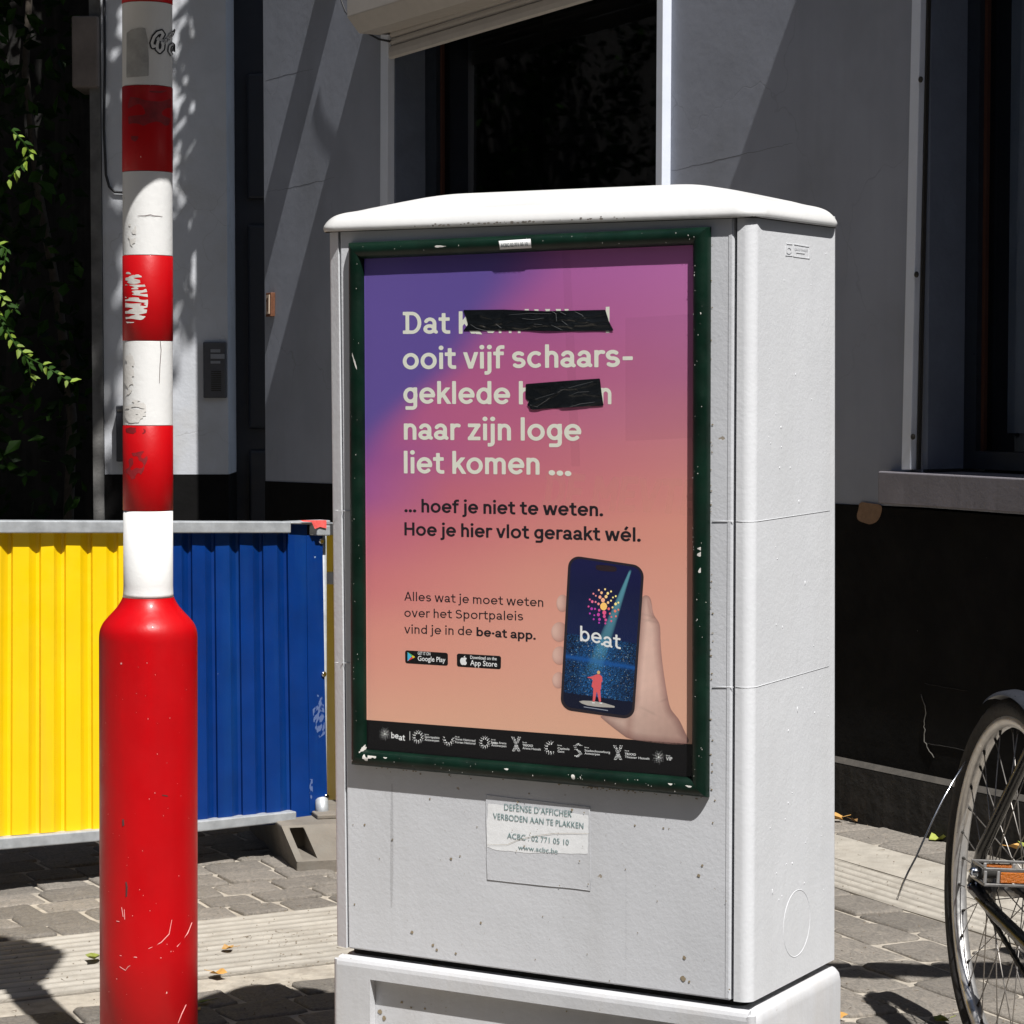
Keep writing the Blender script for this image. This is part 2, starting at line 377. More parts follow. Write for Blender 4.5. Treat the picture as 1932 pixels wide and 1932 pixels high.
gl('k', .83, ('p', [(.185, 0), (.185, 1.38)]), ('q', [(.20, .38), (.76, 1.08)]), ('q', [(.40, .58), (.80, -.08)]))
gl('v', .86, ('q', [(.09, 1.08), (.45, -.08)]), ('q', [(.77, 1.08), (.41, -.08)]))
gl('w', 1.28, ('q', [(.10, 1.08), (.37, -.08)]), ('q', [(.64, 1.08), (.35, -.08)]), ('q', [(.60, 1.08), (.93, -.08)]), ('q', [(1.18, 1.08), (.91, -.08)]))
gl('y', .86, ('q', [(.09, 1.08), (.45, -.08)]), ('r', [(.79, 1.12), (.32, -.36)], (-.3, 1)))
gl('z', .82, ('p', [(.09, .895), (.74, .895)]), ('p', [(.08, .105), (.76, .105)]), ('q', [(.70, .98), (.14, .02)]))
gl('s', .84, ('p', arc(.42, .70, .25, .195, 28, 270, 20) + arc(.42, .31, .27, .205, 90, -152, 20)))
gl('g', .93, ('p', arc(.465, .52, .30, .375, 0, 360, 30)), ('p', [(.745, 1), (.745, -.10)] + arc(.565, -.10, .18, .17, 0, -90, 8) + [(.19, -.27)]))
gl('d', .97, ('p', arc(.475, .5, .31, .395, 0, 360, 30)), ('p', [(.78, 0), (.78, 1.38)]))
gl('b', .97, ('p', arc(.495, .5, .31, .395, 0, 360, 30)), ('p', [(.19, 0), (.19, 1.38)]))
gl('p', .97, ('p', arc(.495, .5, .31, .395, 0, 360, 30)), ('p', [(.19, -.38), (.19, 1)]))
gl('u', .87, ('p', [(.185, 1), (.185, .38)] + arc(.435, .38, .25, .275, 180, 360) + [(.685, 1)]), ('p', [(.685, 0), (.685, .4)]))
gl('x', .84, ('q', [(.10, 1.08), (.74, -.08)]), ('q', [(.74, 1.08), (.10, -.08)]))
gl('D', 1.16, ('p', [(.30, 0), (.30, 1.36)]), ('p', [(.06, 1.255), (.56, 1.255)] + arc(.56, .68, .42, .575, 90, -90, 22) + [(.06, .105)]))
gl('K', 1.02, ('p', [(.19, 0), (.19, 1.36)]), ('r', [(.20, .52), (.90, 1.45)], (0, 1.36)), ('r', [(.42, .78), (.94, -.09)], (0, 1.36)))
gl('H', 1.13, ('p', [(.2, 0), (.2, 1.36)]), ('p', [(.93, 0), (.93, 1.36)]), ('p', [(.2, .69), (.93, .69)]))
gl('A', 1.06, ('r', [(.08, -.09), (.56, 1.45)], (0, 1.36)), ('r', [(.98, -.09), (.50, 1.45)], (0, 1.36)), ('p', [(.24, .42), (.82, .42)]))
gl('S', 1.0, ('p', arc(.49, .985, .32, .27, 22, 270, 22) + arc(.49, .41, .35, .305, 90, -155, 22)))
gl('W', 1.6, ('r', [(.12, 1.45), (.47, -.09)], (0, 1.36)), ('r', [(.80, 1.45), (.43, -.09)], (0, 1.36)), ('r', [(.76, 1.45), (1.16, -.09)], (0, 1.36)), ('r', [(1.46, 1.45), (1.12, -.09)], (0, 1.36)))
gl('T', 1.0, ('p', [(.5, 0), (.5, 1.36)]), ('p', [(.05, 1.255), (.95, 1.255)]))
gl('V', 1.05, ('r', [(.08, 1.45), (.55, -.09)], (0, 1.36)), ('r', [(.98, 1.45), (.51, -.09)], (0, 1.36)))
gl('E', .95, ('p', [(.2, 0), (.2, 1.36)]), ('p', [(.2, 1.255), (.85, 1.255)]), ('p', [(.2, .105), (.85, .105)]), ('p', [(.2, .69), (.78, .69)]))
gl('M', 1.3, ('p', [(.2, 0), (.2, 1.36)]), ('p', [(1.1, 0), (1.1, 1.36)]), ('r', [(.16, 1.45), (.66, .5)], (0, 1.36)), ('r', [(1.14, 1.45), (.64, .5)], (0, 1.36)))
gl('.', .40, ('c', .2, .14, .15)); gl('\u00b7', .44, ('c', .22, .56, .155)); gl('-', .72, ('p', [(.1, .5), (.62, .5)]))
gl('\u00e9', .99, ('p', arc(.5, .5, .345, .395, 0, 322, 30)), ('p', [(.16, .5), (.93, .5)]), ('p', [(.44, 1.12), (.62, 1.42)]))
gcache = {}
def glyph(c, w):
    k = (c, round(w, 3))
    if k in gcache: return gcache[k]
    adv, st = G[c]
    if not st: gcache[k] = (adv, np.zeros((0, 2)), []); return gcache[k]
    def F(X, Y):
        d = np.full(X.shape, 9.0)
        for s in st:
            if s[0] == 'c': e = np.hypot(X - s[1], Y - s[2]) - s[3] * (.4 + .6 * w / .21)
            elif s[0] == 'p': e = segd(X, Y, s[1], w)
            elif s[0] == 'q': e = segd(X, Y, s[1], w, V01)
            else: e = segd(X, Y, s[1], w, s[2])
            d = np.minimum(d, e)
        return d
    big = c in 'DKHASWTVEMlkhdbfitj\u00e9'
    v, f = march(F, -.17, adv + .25, -.5013, 1.4987, int((adv + .42) / .033), 61)
    gcache[k] = (adv, v, f); return gcache[k]
def textmesh(txt, w=.21, track=0.0):
    x = 0; V = []; Fc = []
    for ch in txt:
        adv, v, f = glyph(ch, w)
        o = sum(len(a) for a in V)
        if len(v): V.append(v + [x, 0]); Fc += [tuple(i + o for i in q) for q in f]
        x += adv + track
    return np.concatenate(V), Fc, x
def bfont(txt, bold=0.0):          # small lettering in the built-in font: outlines, width, x up from baseline, cap height about .73
    cu = bpy.data.curves.new("t", 'FONT'); cu.body = txt; cu.size = 1; cu.offset = bold; cu.resolution_u = 3
    ob = bpy.data.objects.new("t", cu); COL.objects.link(ob)
    dg = bpy.context.evaluated_depsgraph_get(); me = bpy.data.meshes.new_from_object(ob.evaluated_get(dg))
    V = np.array([v.co[:2] for v in me.vertices]).reshape(-1, 2); Fc = [tuple(p.vertices) for p in me.polygons]
    bpy.data.objects.remove(ob); bpy.data.curves.remove(cu); bpy.data.meshes.remove(me)
    return V, Fc
class Quad:       # homography from the unit square (x right, y down) to four measured corners TL TR BR BL
    def __init__(s, c):
        A = []; B = []
        for (x, y), (u, v) in zip([(0, 0), (1, 0), (1, 1), (0, 1)], c):
            A.append([x, y, 1, 0, 0, 0, -u * x, -u * y]); B.append(u)
            A.append([0, 0, 0, x, y, 1, -v * x, -v * y]); B.append(v)
        s.H = np.append(np.linalg.solve(np.array(A, float), np.array(B, float)), 1).reshape(3, 3); s.I = np.linalg.inv(s.H)
    def fwd(s, P): P = np.asarray(P, float); h = np.c_[P, np.ones(len(P))] @ s.H.T; return h[:, :2] / h[:, 2:]
    def inv(s, P): P = np.asarray(P, float); h = np.c_[P, np.ones(len(P))] @ s.I.T; return h[:, :2] / h[:, 2:]
PFREF = [None]
def printed(name, surf, UV, faces, mat, parent, off=.0004, cols=None, label=None, kind=None):
    P = surf.hit(UV[:, 0], UV[:, 1], off * (.25 if surf is PFREF[0] else 1)); mb = MB(); mb.v = [tuple(p) for p in P]
    f2 = []
    for f in faces:      # keep faces turned to the viewer
        a, b, c = (np.array(P[f[0]]), np.array(P[f[1]]), np.array(P[f[2]])); n = np.cross(b - a, c - a)
        f2.append(tuple(f) if n @ (CAM - a) > 0 else tuple(f[::-1]))
    mb.f = f2; mb.sm = [False] * len(f2); mb.mi = [0] * len(f2)
    o = mb.build(name, mat, parent, label, kind)
    if cols is not None:
        a = o.data.color_attributes.new("print", 'FLOAT_COLOR', 'POINT')
        a.data.foreach_set("color", np.c_[cols, np.ones(len(cols))].astype(np.float32).ravel())
    return o
def put_text(name, surf, quad, V, Fc, W, p0, p1, xh, mat, parent, off=.0006, slant=0.0, kind=None):
    """V in glyph units (x-height 1), baseline from pixel p0 to p1, x-height xh pixels"""
    a = quad.inv([p0, p1, (p0[0], p0[1] - xh)]); k = a[0][1] - a[2][1]
    R = a[0] + np.outer((V[:, 0] + slant * V[:, 1]) / W, a[1] - a[0]) + np.outer(V[:, 1], [0, -k])
    return printed(name, surf, quad.fwd(R), Fc, mat, parent, off, kind=kind)
def sdpoly(X, Y, pts):
    pts = np.array(pts, float); d = np.full(X.shape, 1e9); ins = np.zeros(X.shape, bool); n = len(pts)
    for i in range(n):
        a = pts[i]; b = pts[(i + 1) % n]; e = b - a; L2 = e @ e + 1e-12
        t = np.clip(((X - a[0]) * e[0] + (Y - a[1]) * e[1]) / L2, 0, 1)
        d = np.minimum(d, np.hypot(X - a[0] - t * e[0], Y - a[1] - t * e[1]))
        c = ((a[1] > Y) != (b[1] > Y)); xi = a[0] + (Y - a[1]) * e[0] / (e[1] if abs(e[1]) > 1e-12 else 1e-12)
        ins ^= c & (X < xi)
    return np.where(ins, -d, d)
def smooth(pts, it=2):
    for _ in range(it):
        q = []
        for i in range(len(pts)):
            a = pts[i]; b = pts[(i + 1) % len(pts)]
            q += [(a[0] * .75 + b[0] * .25, a[1] * .75 + b[1] * .25), (a[0] * .25 + b[0] * .75, a[1] * .25 + b[1] * .75)]
        pts = q
    return pts
def shape(name, surf, F, bb, res, mat, parent, off=.0005, colf=None, label=None, kind=None):
    x0, y0, x1, y1 = bb; nx = max(4, int((x1 - x0) / res)); ny = max(4, int((y1 - y0) / res))
    if colf:                     # full grid so colours can vary inside
        global march_run
        v, f = march_full(F, x0, x1, y0, y1, nx, ny); c = colf(v[:, 0], v[:, 1])
        return printed(name, surf, v, f, mat, parent, off, c, label, kind)
    v, f = (march if isinstance(surf, Pl) else march_full)(F, x0, x1, y0, y1, nx, ny); return printed(name, surf, v, f, mat, parent, off, None, label, kind)
def march_full(F, x0, x1, y0, y1, nx, ny):
    xs = np.linspace(x0, x1, nx + 1); ys = np.linspace(y0, y1, ny + 1); X, Y = np.meshgrid(xs, ys); D = F(X, Y); verts = []; faces = []; cache = {}
    I = D < 0
    def gv(i, j):
        if (i, j) not in cache: cache[(i, j)] = len(verts); verts.append((xs[i], ys[j]))
        return cache[(i, j)]
    def ev(a, b):
        a, b = min(a, b), max(a, b); k = (a, b)
        if k not in cache:
            d0 = D[a[1], a[0]]; d1 = D[b[1], b[0]]; t = d0 / (d0 - d1); cache[k] = len(verts)
            verts.append((xs[a[0]] + (xs[b[0]] - xs[a[0]]) * t, ys[a[1]] + (ys[b[1]] - ys[a[1]]) * t))
        return cache[k]
    for j in range(ny):
        for i in range(nx):
            c = (I[j, i], I[j, i + 1], I[j + 1, i + 1], I[j + 1, i])
            if not any(c): continue
            cs = [(i, j), (i + 1, j), (i + 1, j + 1), (i, j + 1)]; poly = []
            for q in range(4):
                a = cs[q]; b = cs[(q + 1) % 4]
                if c[q]: poly.append(gv(*a))
                if c[q] != c[(q + 1) % 4]: poly.append(ev(a, b))
            if len(poly) > 2: faces.append(tuple(poly))
    return np.array(verts).reshape(-1, 2), faces
def poly(name, surf, pts, mat, parent, off=.0005, label=None):
    n = np.array(pts, float); return printed(name, surf, n, [tuple(range(len(pts)))], mat, parent, off, label=label)
def noisy(seed, sx, sy):
    r = np.random.default_rng(seed); ph = r.uniform(0, 6.28, (14, 2)); fr = r.normal(0, 1, (14, 2)) * [sx, sy]; am = r.uniform(.4, 1, 14)
    return lambda X, Y: sum(am[i] * np.sin(fr[i, 0] * X + fr[i, 1] * Y + ph[i, 0]) for i in range(14)) / 4
def scratch(surf, pts, wd, mat, parent, nm="scratch", off=.0005):
    w2 = np.array(pts, float); m = MB(); P = surf.hit(w2[:, 0], w2[:, 1], off); n = len(P); V = []
    for i in range(n):
        t = P[min(i + 1, n - 1)] - P[max(i - 1, 0)]; a = CAM - P[i]; s_ = np.cross(t, a); s_ /= np.linalg.norm(s_) + 1e-9
        k = wd * (.35 + .65 * math.sin(math.pi * (i + .4) / n)); V += [P[i] - s_ * k / 2, P[i] + s_ * k / 2]
    m.add(V, [(2 * i, 2 * i + 2, 2 * i + 3, 2 * i + 1) for i in range(n - 1)]); return m.build(nm, mat, parent)

# ================================================================== GROUND
g1 = Vector((.886, .464, 0)); g2 = Vector((-.464, .886, 0))
def gp(p, q, z=0): return g1 * p + g2 * q + Vector((0, 0, z))
def pq(u, v): h = GROUND.at(u, v); return h.dot(g1), h.dot(g2)
mb = MB(); mb.add([(-60, -40, -.03), (60, -40, -.03), (60, 80, -.03), (-60, 80, -.03)], [(0, 1, 2, 3)])
mb.build("ground", mt['street'], kind="structure")
WA = GROUND.at(1575, 1546); WN = Vector((-.855, -.519, 0)).normalized(); WT = Vector((.519, -.855, 0)).normalized()
qT = pq(374, 1748)[1]; qB = pq(374, 1857)[1]          # pale slab band on the left
pB0 = pq(1788, 1751)[0]; pB1 = pq(1680, 1612)[0]; pW = WA.dot(g1) + .02
pS = 2.62                                             # where the two pavings meet, behind the cabinet
pav = MB()
def sheet(mb, p0, p1, q0, q1, z, n=1): mb.add([gp(p0, q0, z), gp(p1, q0, z), gp(p1, q1, z), gp(p0, q1, z)], [(0, 1, 2, 3)])
sheet(pav, -2.2, pW + .6, 3.2, 9.0, 0.0085)
pavement = pav.build("pavement", mt['mortar'], kind="structure", label="sandy jointed stone paving in front of the building")
# sett variants: worn, slightly domed, uneven outline
setts = []
for k in range(14):
    m = MB(); n = 16; rr = random.Random(k)
    base = []; cj = [(rr.uniform(-.07, .07), rr.uniform(-.08, .08)) for _ in range(4)]
    for i in range(n):
        an = 2 * math.pi * (i + .5) / n; c, s_ = math.cos(an), math.sin(an); e = .17
        x = math.copysign(abs(c) ** e, c) * .5; y = math.copysign(abs(s_) ** e, s_) * .5
        qd = i // 4; base.append((x * (1 + rr.uniform(-.035, .03)) + cj[qd][0] * abs(y), y * (1 + rr.uniform(-.04, .035)) + cj[qd][1] * abs(x)))
    tl = [rr.uniform(-.12, .12), rr.uniform(-.12, .12)]
    def ring(f, z, nz=0): return [Vector((x * f, y * f, z + rr.gauss(0, nz) + (tl[0] * x + tl[1] * y) * .03 * (1 if z > 0 else 0))) for x, y in base]
    m.loft([ring(1.0, -.02), ring(1.0, .007, .0005), ring(.985, .0105, .0006), ring(.945, .0128, .0006), ring(.80, .0136, .0007), ring(.55, .0138, .0008), ring(.25, .0138, .0006)], cap0=False, sm=True)
    o = m.build("sett", mt['sett']); setts.append(o.data); bpy.data.objects.remove(o)
nset = 0
def put_sett(p, q, lp, lq, rot=0):
    global nset
    me = random.choice(setts); o = bpy.data.objects.new("sett", me); COL.objects.link(o); o.parent = pavement
    o.location = gp(p, q, random.uniform(-.0015, .003)); o.scale = (lp, lq, 1)
    o.rotation_euler = (random.gauss(0, .012), random.gauss(0, .012), math.atan2(g1.y, g1.x) + random.gauss(0, .035)); nset += 1
def seen(p, q, u0, u1):
    w = gp(p, q); 
    if w.y < 4.2: return False
    u, v = proj(w); return u0 < u < u1 and 1480 < v < 2060
q = 4.30
while q < 8.2:
    h = random.uniform(.116, .138)
    if qB < q + h / 2 and q - h / 2 < qT: q = qT + .012 + h / 2
    p = -1.2 + random.uniform(0, .15)
    while p < pS:
        l = random.uniform(.125, .175)
        if seen(p + l / 2, q, -110, 1010): put_sett(p + l / 2, q, l - .010, h - .010)
        p += l
    q += h
def column(p, h):
    q = 3.5 + random.uniform(0, .2)
    while q < 8.3:
        l = random.uniform(.165, .24)
        if seen(p + h / 2, q + l / 2, 1150, 2070): put_sett(p + h / 2, q + l / 2, h - .010, l - .011)
        q += l
nc = round((pB0 - pS - .12) / .138); hh_ = (pB0 - pS - .12) / nc
for i in range(nc): column(pS + .12 + i * hh_, hh_)
nc = max(1, round((pW - pB1) / .14)); hh_ = (pW - pB1) / nc
for i in range(nc): column(pB1 + i * hh_, hh_)
def ribbed(p0, p1, q0, q1, along, pitch=.043, amp=.004, z=.0125):
    """grooved slab: grooves run along p ('p') or along q ('q')"""
    m = MB(); V = []; F = []
    a0, a1 = (q0, q1) if along == 'p' else (p0, p1); b0, b1 = (p0, p1) if along == 'p' else (q0, q1)
    n = int((a1 - a0) / pitch * 6); nb = 24; rr = np.random.default_rng(3)
    jit = rr.normal(0, .0016, (n + 1, nb + 1)) * 1.0; wob = np.cumsum(rr.normal(0, .0012, nb + 1))
    for i in range(n + 1):
        for j in range(nb + 1):
            a = a0 + (a1 - a0) * i / n; b = b0 + (b1 - b0) * j / nb
            hgt = z + amp * math.cos(2 * math.pi * (a + wob[j]) / pitch) * (0.75 + .25 * math.sin(b * 5)) + jit[i, j] * .4
            V.append(gp(b, a, hgt) if along == 'p' else gp(a, b, hgt))
    for i in range(n):
        for j in range(nb):
            q_ = (i * (nb + 1) + j, i * (nb + 1) + j + 1, (i + 1) * (nb + 1) + j + 1, (i + 1) * (nb + 1) + j)
            F.append(q_ if along == 'p' else q_[::-1])
    m.add(V, F, sm=True)
    e0 = [V[j] for j in range(nb + 1)]; e1 = [V[n * (nb + 1) + j] for j in range(nb + 1)]
    for e in (e0, e1): m.add([x for p in e for x in (p, Vector((p.x, p.y, -.01)))], [(2 * j, 2 * j + 2, 2 * j + 3, 2 * j + 1) for j in range(nb)])
    return m
ribbed(-1.6, pS + .1, qB, qT, 'p').build("grooved_slab", mt['ribs'], pavement, label="pale finely grooved slab between the setts left")
ribbed(pB0, pB0 + .22, 3.6, 8.6, 'q', .040, .004).build("grooved_slab", mt['ribs'], pavement, label="grooved edge of the pale slab by the bicycle")
m = MB(); m.box(gp(pB0 + .224, 3.6, -.02), g1 * (pB1 - pB0 - .224), g2 * 5.0, Vector((0, 0, .032)))
m.build("smooth_slab", mt['slab'], pavement, label="smooth pale slab along the wall")

# ================================================================== HOUSE ON THE RIGHT
WP = Pl(WA, WN)
def wt(u, v): h = WP.at(u, v); return (h - WA).dot(WT), h.z
def wp(t, z, d=0.0): return WA + WT * t + WN * d + Vector((0, 0, z))
house = thing("house", wp(0, 0), "grey plastered house front with black painted base and roller shutter window", "building")
tC = wt(499, 500)[0]                       # left corner
zP = wt(1600, 952)[1]                      # top of black paint on the right
zPl = wt(505, 908)[1]
w1l = wt(744, 250)[0]; w1r = wt(1251, 250)[0]; w2l = wt(1745, 450)[0]
w1b = wt(1000, 560)[1]; w1t = wt(744, 60)[1] + .1
w2b = wt(1760, 886)[1]; tR = 3.2; tE = 13.0
TOPZ = 10.0
def wbox(m, t0, t1, z0, z1, d0=0.0, d1=-.32, mi=0): m.box(wp(t0, z0, d1), WT * (t1 - t0), WN * (d0 - d1), Vector((0, 0, z1 - z0)), mi=mi)
def slab_quad(m, pts, d0, d1):             # wall piece with any outline given as (t, z)
    m.prism([wp(t, z, d1) for t, z in pts], WN * (d0 - d1))
wall = MB()
def lineP(t): return zPl + (zP - zPl) * (t - tC) / (0 - tC)
slab_quad(wall, [(tC, lineP(tC)), (w1l, lineP(w1l)), (w1l, TOPZ), (tC, TOPZ)], 0, -.32)
slab_quad(wall, [(w1l, lineP(w1l)), (w1r, lineP(w1r)), (w1r, w1b), (w1l, w1b)], 0, -.32)
slab_quad(wall, [(w1l, w1t + .25), (w1r, w1t + .25), (w1r, TOPZ), (w1l, TOPZ)], 0, -.32)
slab_quad(wall, [(w1r, lineP(w1r)), (w2l, lineP(w2l)), (w2l, TOPZ), (w1r, TOPZ)], 0, -.32)
slab_quad(wall, [(w2l, lineP(w2l)), (tR, lineP(0)), (tR, w2b - .10), (w2l, w2b - .10)], 0, -.32)
slab_quad(wall, [(w2l, w1t + .25), (tR, w1t + .25), (tR, TOPZ), (w2l, TOPZ)], 0, -.32)
wbox(wall, tR + .0005, tE, 0, TOPZ, 0, -.32)
_a = wt(745, 60)[1] + .03; _s = (wt(1130, -53)[1] - wt(745, 60)[1]) / (wt(1130, -53)[0] - wt(745, 60)[0])
slab_quad(wall, [(w1l, _a), (w1r, _a + _s * (w1r - w1l)), (w1r, max(w1t + .25, _a + _s * (w1r - w1l) + .01)), (w1l, w1t + .25)], -.002, -.15)
wall.build("wall", mt['plaster'], house)
mb = MB(); slab_quad(mb, [(tC, 0.0), (tR, 0.0), (tR, lineP(0) - .0), (0, lineP(0)), (tC, lineP(tC))], .003, -.32)
mb.build("painted_base", mt['blackpaint'], house, label="black painted lower wall")
zs = wt(1575, 1428)[1]
mb = MB(); slab_quad(mb, [(tC, -.05), (tR, -.05), (tR, zs - .0125), (tC, zs - .0125)], .022, .003)
mb.build("base_course", mt['basestone'], house)
mb = MB(); mb.prism([wp(tC, zs - .010, .022), wp(tC, zs + .004, .003), wp(tC, zs - .0115, .003)], WT * (tR - tC))
mb.build("base_course_top", M("pale_ledge", (.045, .04, .034), .9, .35, 20, None, .8, 60), house, label="paler sloped ledge on the base course")  # ledge coloured paler than the base course below
# flaked patches and wall details
def wshape(name, pts, mat, off=.005, parent=house, label=None):
    pts = smooth(pts, 2); xs = [p[0] for p in pts]; ys = [p[1] for p in pts]
    return shape(name, WP, lambda X, Y: sdpoly(X, Y, pts), (min(xs) - 2, min(ys) - 2, max(xs) + 2, max(ys) + 2), 2.0, mat, parent, off, label=label)
flake = M("bare_plaster_patch", (.19, .115, .068), .95, .15, 60, None, .8, 60)
wshape("flaked_patch", [(1621, 946), (1645, 950), (1664, 952), (1664, 965), (1657, 983), (1643, 990), (1632, 987), (1618, 982), (1616, 972), (1620, 960)], flake)
wshape("flaked_patch", [(1724, 93), (1729, 96), (1728, 125), (1722, 118)], flake)
# crack in the black base
rr = random.Random(5); pts = []
x, y = 1738, 1310
while y < 1432:
    pts.append((x, y)); y += rr.uniform(4, 9); x += rr.uniform(-3.0, 3.2) + (2.2 if y > 1385 else .15)
m = MB(); m.tube([WP.at(a, b, .004) for a, b in pts], .0016, 5); m.build("crack", M("pale_crack_edge", (.085, .08, .07), .9), house)
for a, b, c, d in [(1750, 1402, 1820, 1416), (1745, 1290, 1826, 1304)]:
    m = MB(); m.tube([WP.at(a + (c - a) * i / 9, b + (d - b) * i / 9 + rr.uniform(-1, 1), .004) for i in range(10)], .0009, 5); m.build("crack", mt['basestone'], house)
for L_ in ([(1266, 323), (1330, 308), (1400, 291), (1470, 277), (1500, 268)], [(500, 362), (540, 356), (590, 345), (640, 333)], [(500, 152), (545, 140), (600, 128)]):
    P_c = []
    for (a0_, b0_), (a1_, b1_) in zip(L_[:-1], L_[1:]):
        for i in range(6): P_c.append((a0_ + (a1_ - a0_) * i / 6 + rr.uniform(-.8, .8), b0_ + (b1_ - b0_) * i / 6 + rr.uniform(-1.2, 1.2)))
    scratch(WP, P_c, .0022, M("fine_crack", (.13, .135, .15), .9), house, "crack", .00006)
# ---- window 1 with roller shutter
def at3(u, v, d=0.0): return WP.at(u, v, d)
def wprism(m, quad, d0, d1):               # outline in pixels on the wall plane, between depths d0 and d1
    P = [at3(u, v, 0) for u, v in quad]; m.prism([p + WN * d1 for p in P], WN * (d0 - d1))
win1 = MB(); wbox(win1, w1l, w1l + .008, w1b, w1t + .25, 0, -.2); win1.build("window_reveal", mt['reveal'], house)
GD = -.16
def window(t0, t1, z0, z1, nm, fw=.085):
    fr = MB()
    for a, b, c, d in [(t0, t0 + fw, z0, z1), (t1 - fw, t1, z0, z1), (t0 + fw, t1 - fw, z0, z0 + fw), (t0 + fw, t1 - fw, z1 - fw, z1)]:
        wbox(fr, a, b, c, d, GD + .03, GD - .04)
    w = fr.build("window_frame", mt['darkframe'], house)
    gl_ = MB(); wbox(gl_, t0 + fw, t1 - fw, z0 + fw, z1 - fw, GD, GD - .006); gl_.build("glass", mt['glass'], w)
    se = MB(); wbox(se, t0 + fw - .001, t0 + fw + .012, z0 + fw, z1 - fw, GD + .012, GD - .001); se.build("seal", mt['brownseal'], w)
    rm = MB(); wbox(rm, t0, t1, z0, z1, GD - .5, GD - .52); rm.build("dark_room_back", mt['inside'], w)
    rm = MB(); 
    for a, b in ((t0 - .02, t0), (t1, t1 + .02)): wbox(rm, a, b, z0, z1, GD - .05, GD - .5)
    wbox(rm, t0, t1, z1, z1 + .02, GD - .05, GD - .5); wbox(rm, t0, t1, z0 - .02, z0, GD - .05, GD - .5); rm.build("room_side", mt['inside'], w)
    return w
wa = window(w1l + .008, w1r + .16, w1b, w1t + .25, "a")
wb = window(w2l + .02, tR - .3, w2b, w1t + .25, "b", .05)
cu_ = MB(); V = []
n = 160
for i in range(n + 1):
    t = w2l + .1 + (tR - .5 - w2l - .1) * i / n; d = GD - .06 + .012 * math.sin(i * .9) + .006 * math.sin(i * 2.3)
    V += [wp(t, w2b + .1, d), wp(t, w1t + .2, d)]
cu_.add(V, [(2 * i, 2 * i + 2, 2 * i + 3, 2 * i + 1) for i in range(n)], sm=True); cu_.build("curtain", mt['curtain'], wb)
# guides (left of window 1, right of window 1, left of window 2)
def guide(u0, u1, v0, v1, dep, lean, nm, z0=None):
    g = MB(); P0 = at3(u0, v1); P1 = at3(u1, v1); T0 = at3(u0 + lean, v0); T1 = at3(u1 + lean, v0)
    g.prism([P0, P1, T1, T0], WN * dep)
    return g.build("shutter_guide", mt['alu'], house, bevel=.002)
guide(729, 743, 66, 565, .03, 2, "a")
guide(1252, 1264, -60, 565, .034, 4, "b")
g = guide(1716, 1733, -80, 886, .03, 22, "c")
for vv in (150, 518, 824):
    s_ = MB(); c = at3(1722 + (886 - vv) * .0215 , vv, .031); s_.lathe(c, [(.0085, 0), (.0085, .003), (.004, .005)], 12, ax=WN); s_.build("screw", mt['gap'], g)
g2b = MB(); wprism(g2b, [(1735, 886), (1738, 886), (1759, -80), (1756, -80)], .012, .001); g2b.build("brush_seal", mt['gap'], house)
# reveal of window 2 (left side)
rv = MB(); wbox(rv, w2l - .004, w2l + .02, w2b, w1t + .25, 0, -.2); rv.build("window_reveal", mt['reveal'], house)
# sill
sl_ = MB(); _P = WP; WP = Pl(WA + WN * .045, WN); sb = wt(1668, 951)[1]; s0 = wt(1656, 920)[0]; w2s = wt(1668, 889.5)[1]; WP = _P
sl_.box(wp(s0, sb, -.2), WT * (tR - s0), WN * .245, Vector((0, 0, w2s - sb)))
sl_.build("window_sill", mt['sill'], house, bevel=.004)
# shutter box + slats over window 1 (the housing stands 15 cm proud)
bx = MB()
BD = .165
bl = at3(738, 40); 
# box cross-section: outer face, slanted lower edge, underside ; runs along the wall with the tilt seen in the photo
A0 = at3(732, 66); A1 = at3(1130, -49); dirb = (A1 - A0).normalized(); Lb = (wp(w1r + .02, 0) - wp(w1l - .03, 0)).length
Z = Vector((0, 0, 1))
sec = [(0.0, .0), (BD - .05, 0.0), (BD, .058), (BD, .27), (BD - .03, .33), (0, .33)]
base0 = A0 - dirb * .02
bx.prism([base0 + WN * a + Z * b for a, b in sec], dirb * (Lb + .04))
bx.build("shutter_box", mt['aluw'], house, bevel=.003)
sl0 = at3(745, 113); sl1 = at3(1130, 0); ds = (sl1 - sl0).normalized()
zz = [0, .052, .08, .108]
for i, h in enumerate([.05, .026, .026, .03]):
    s_ = MB(); o_ = sl0 + Z * (sum([.053, .0275, .0275, .03][:i])) + WN * (.012 if i else .018)
    L_ = Lb - .02
    s_.prism([o_, o_ + WN * .008 + Z * h * .15, o_ + WN * .010 + Z * h * .5, o_ + WN * .007 + Z * h * .9, o_ + Z * h], ds * L_)
    s_.build("shutter_slat", mt['aluw'], house)
# box over window 2, above the frame of the picture: throws the long slanting shade on the wall
b2 = MB(); t2 = w2l - .07; zb2 = w1t + .22
b2.prism([wp(t2, zb2 + b, a) for a, b in sec], WT * (tR - t2)); b2.build("shutter_box", mt['aluw'], house, bevel=.003)
# unseen bracket above the picture, added for its narrow shadow, and hanging cable
def ln(p, z, d): return wp(p, z, d)
tb = wt(640, -60)[0]
br = MB(); br.box(wp(tb - .10, wt(640, -60)[1], .0), WT * .15, WN * .19, Z * .09); br.build("shadow_bracket", mt['alu'], house, bevel=.004)
ca = MB(); pts = [(640, -30), (645, 4), (652, 22), (664, 38), (682, 55), (700, 66), (715, 74), (735, 78)]
ca.tube([at3(u, v, .03) for u, v in pts], .004, 8); ca.build("hanging_cable", mt['cable'], house)
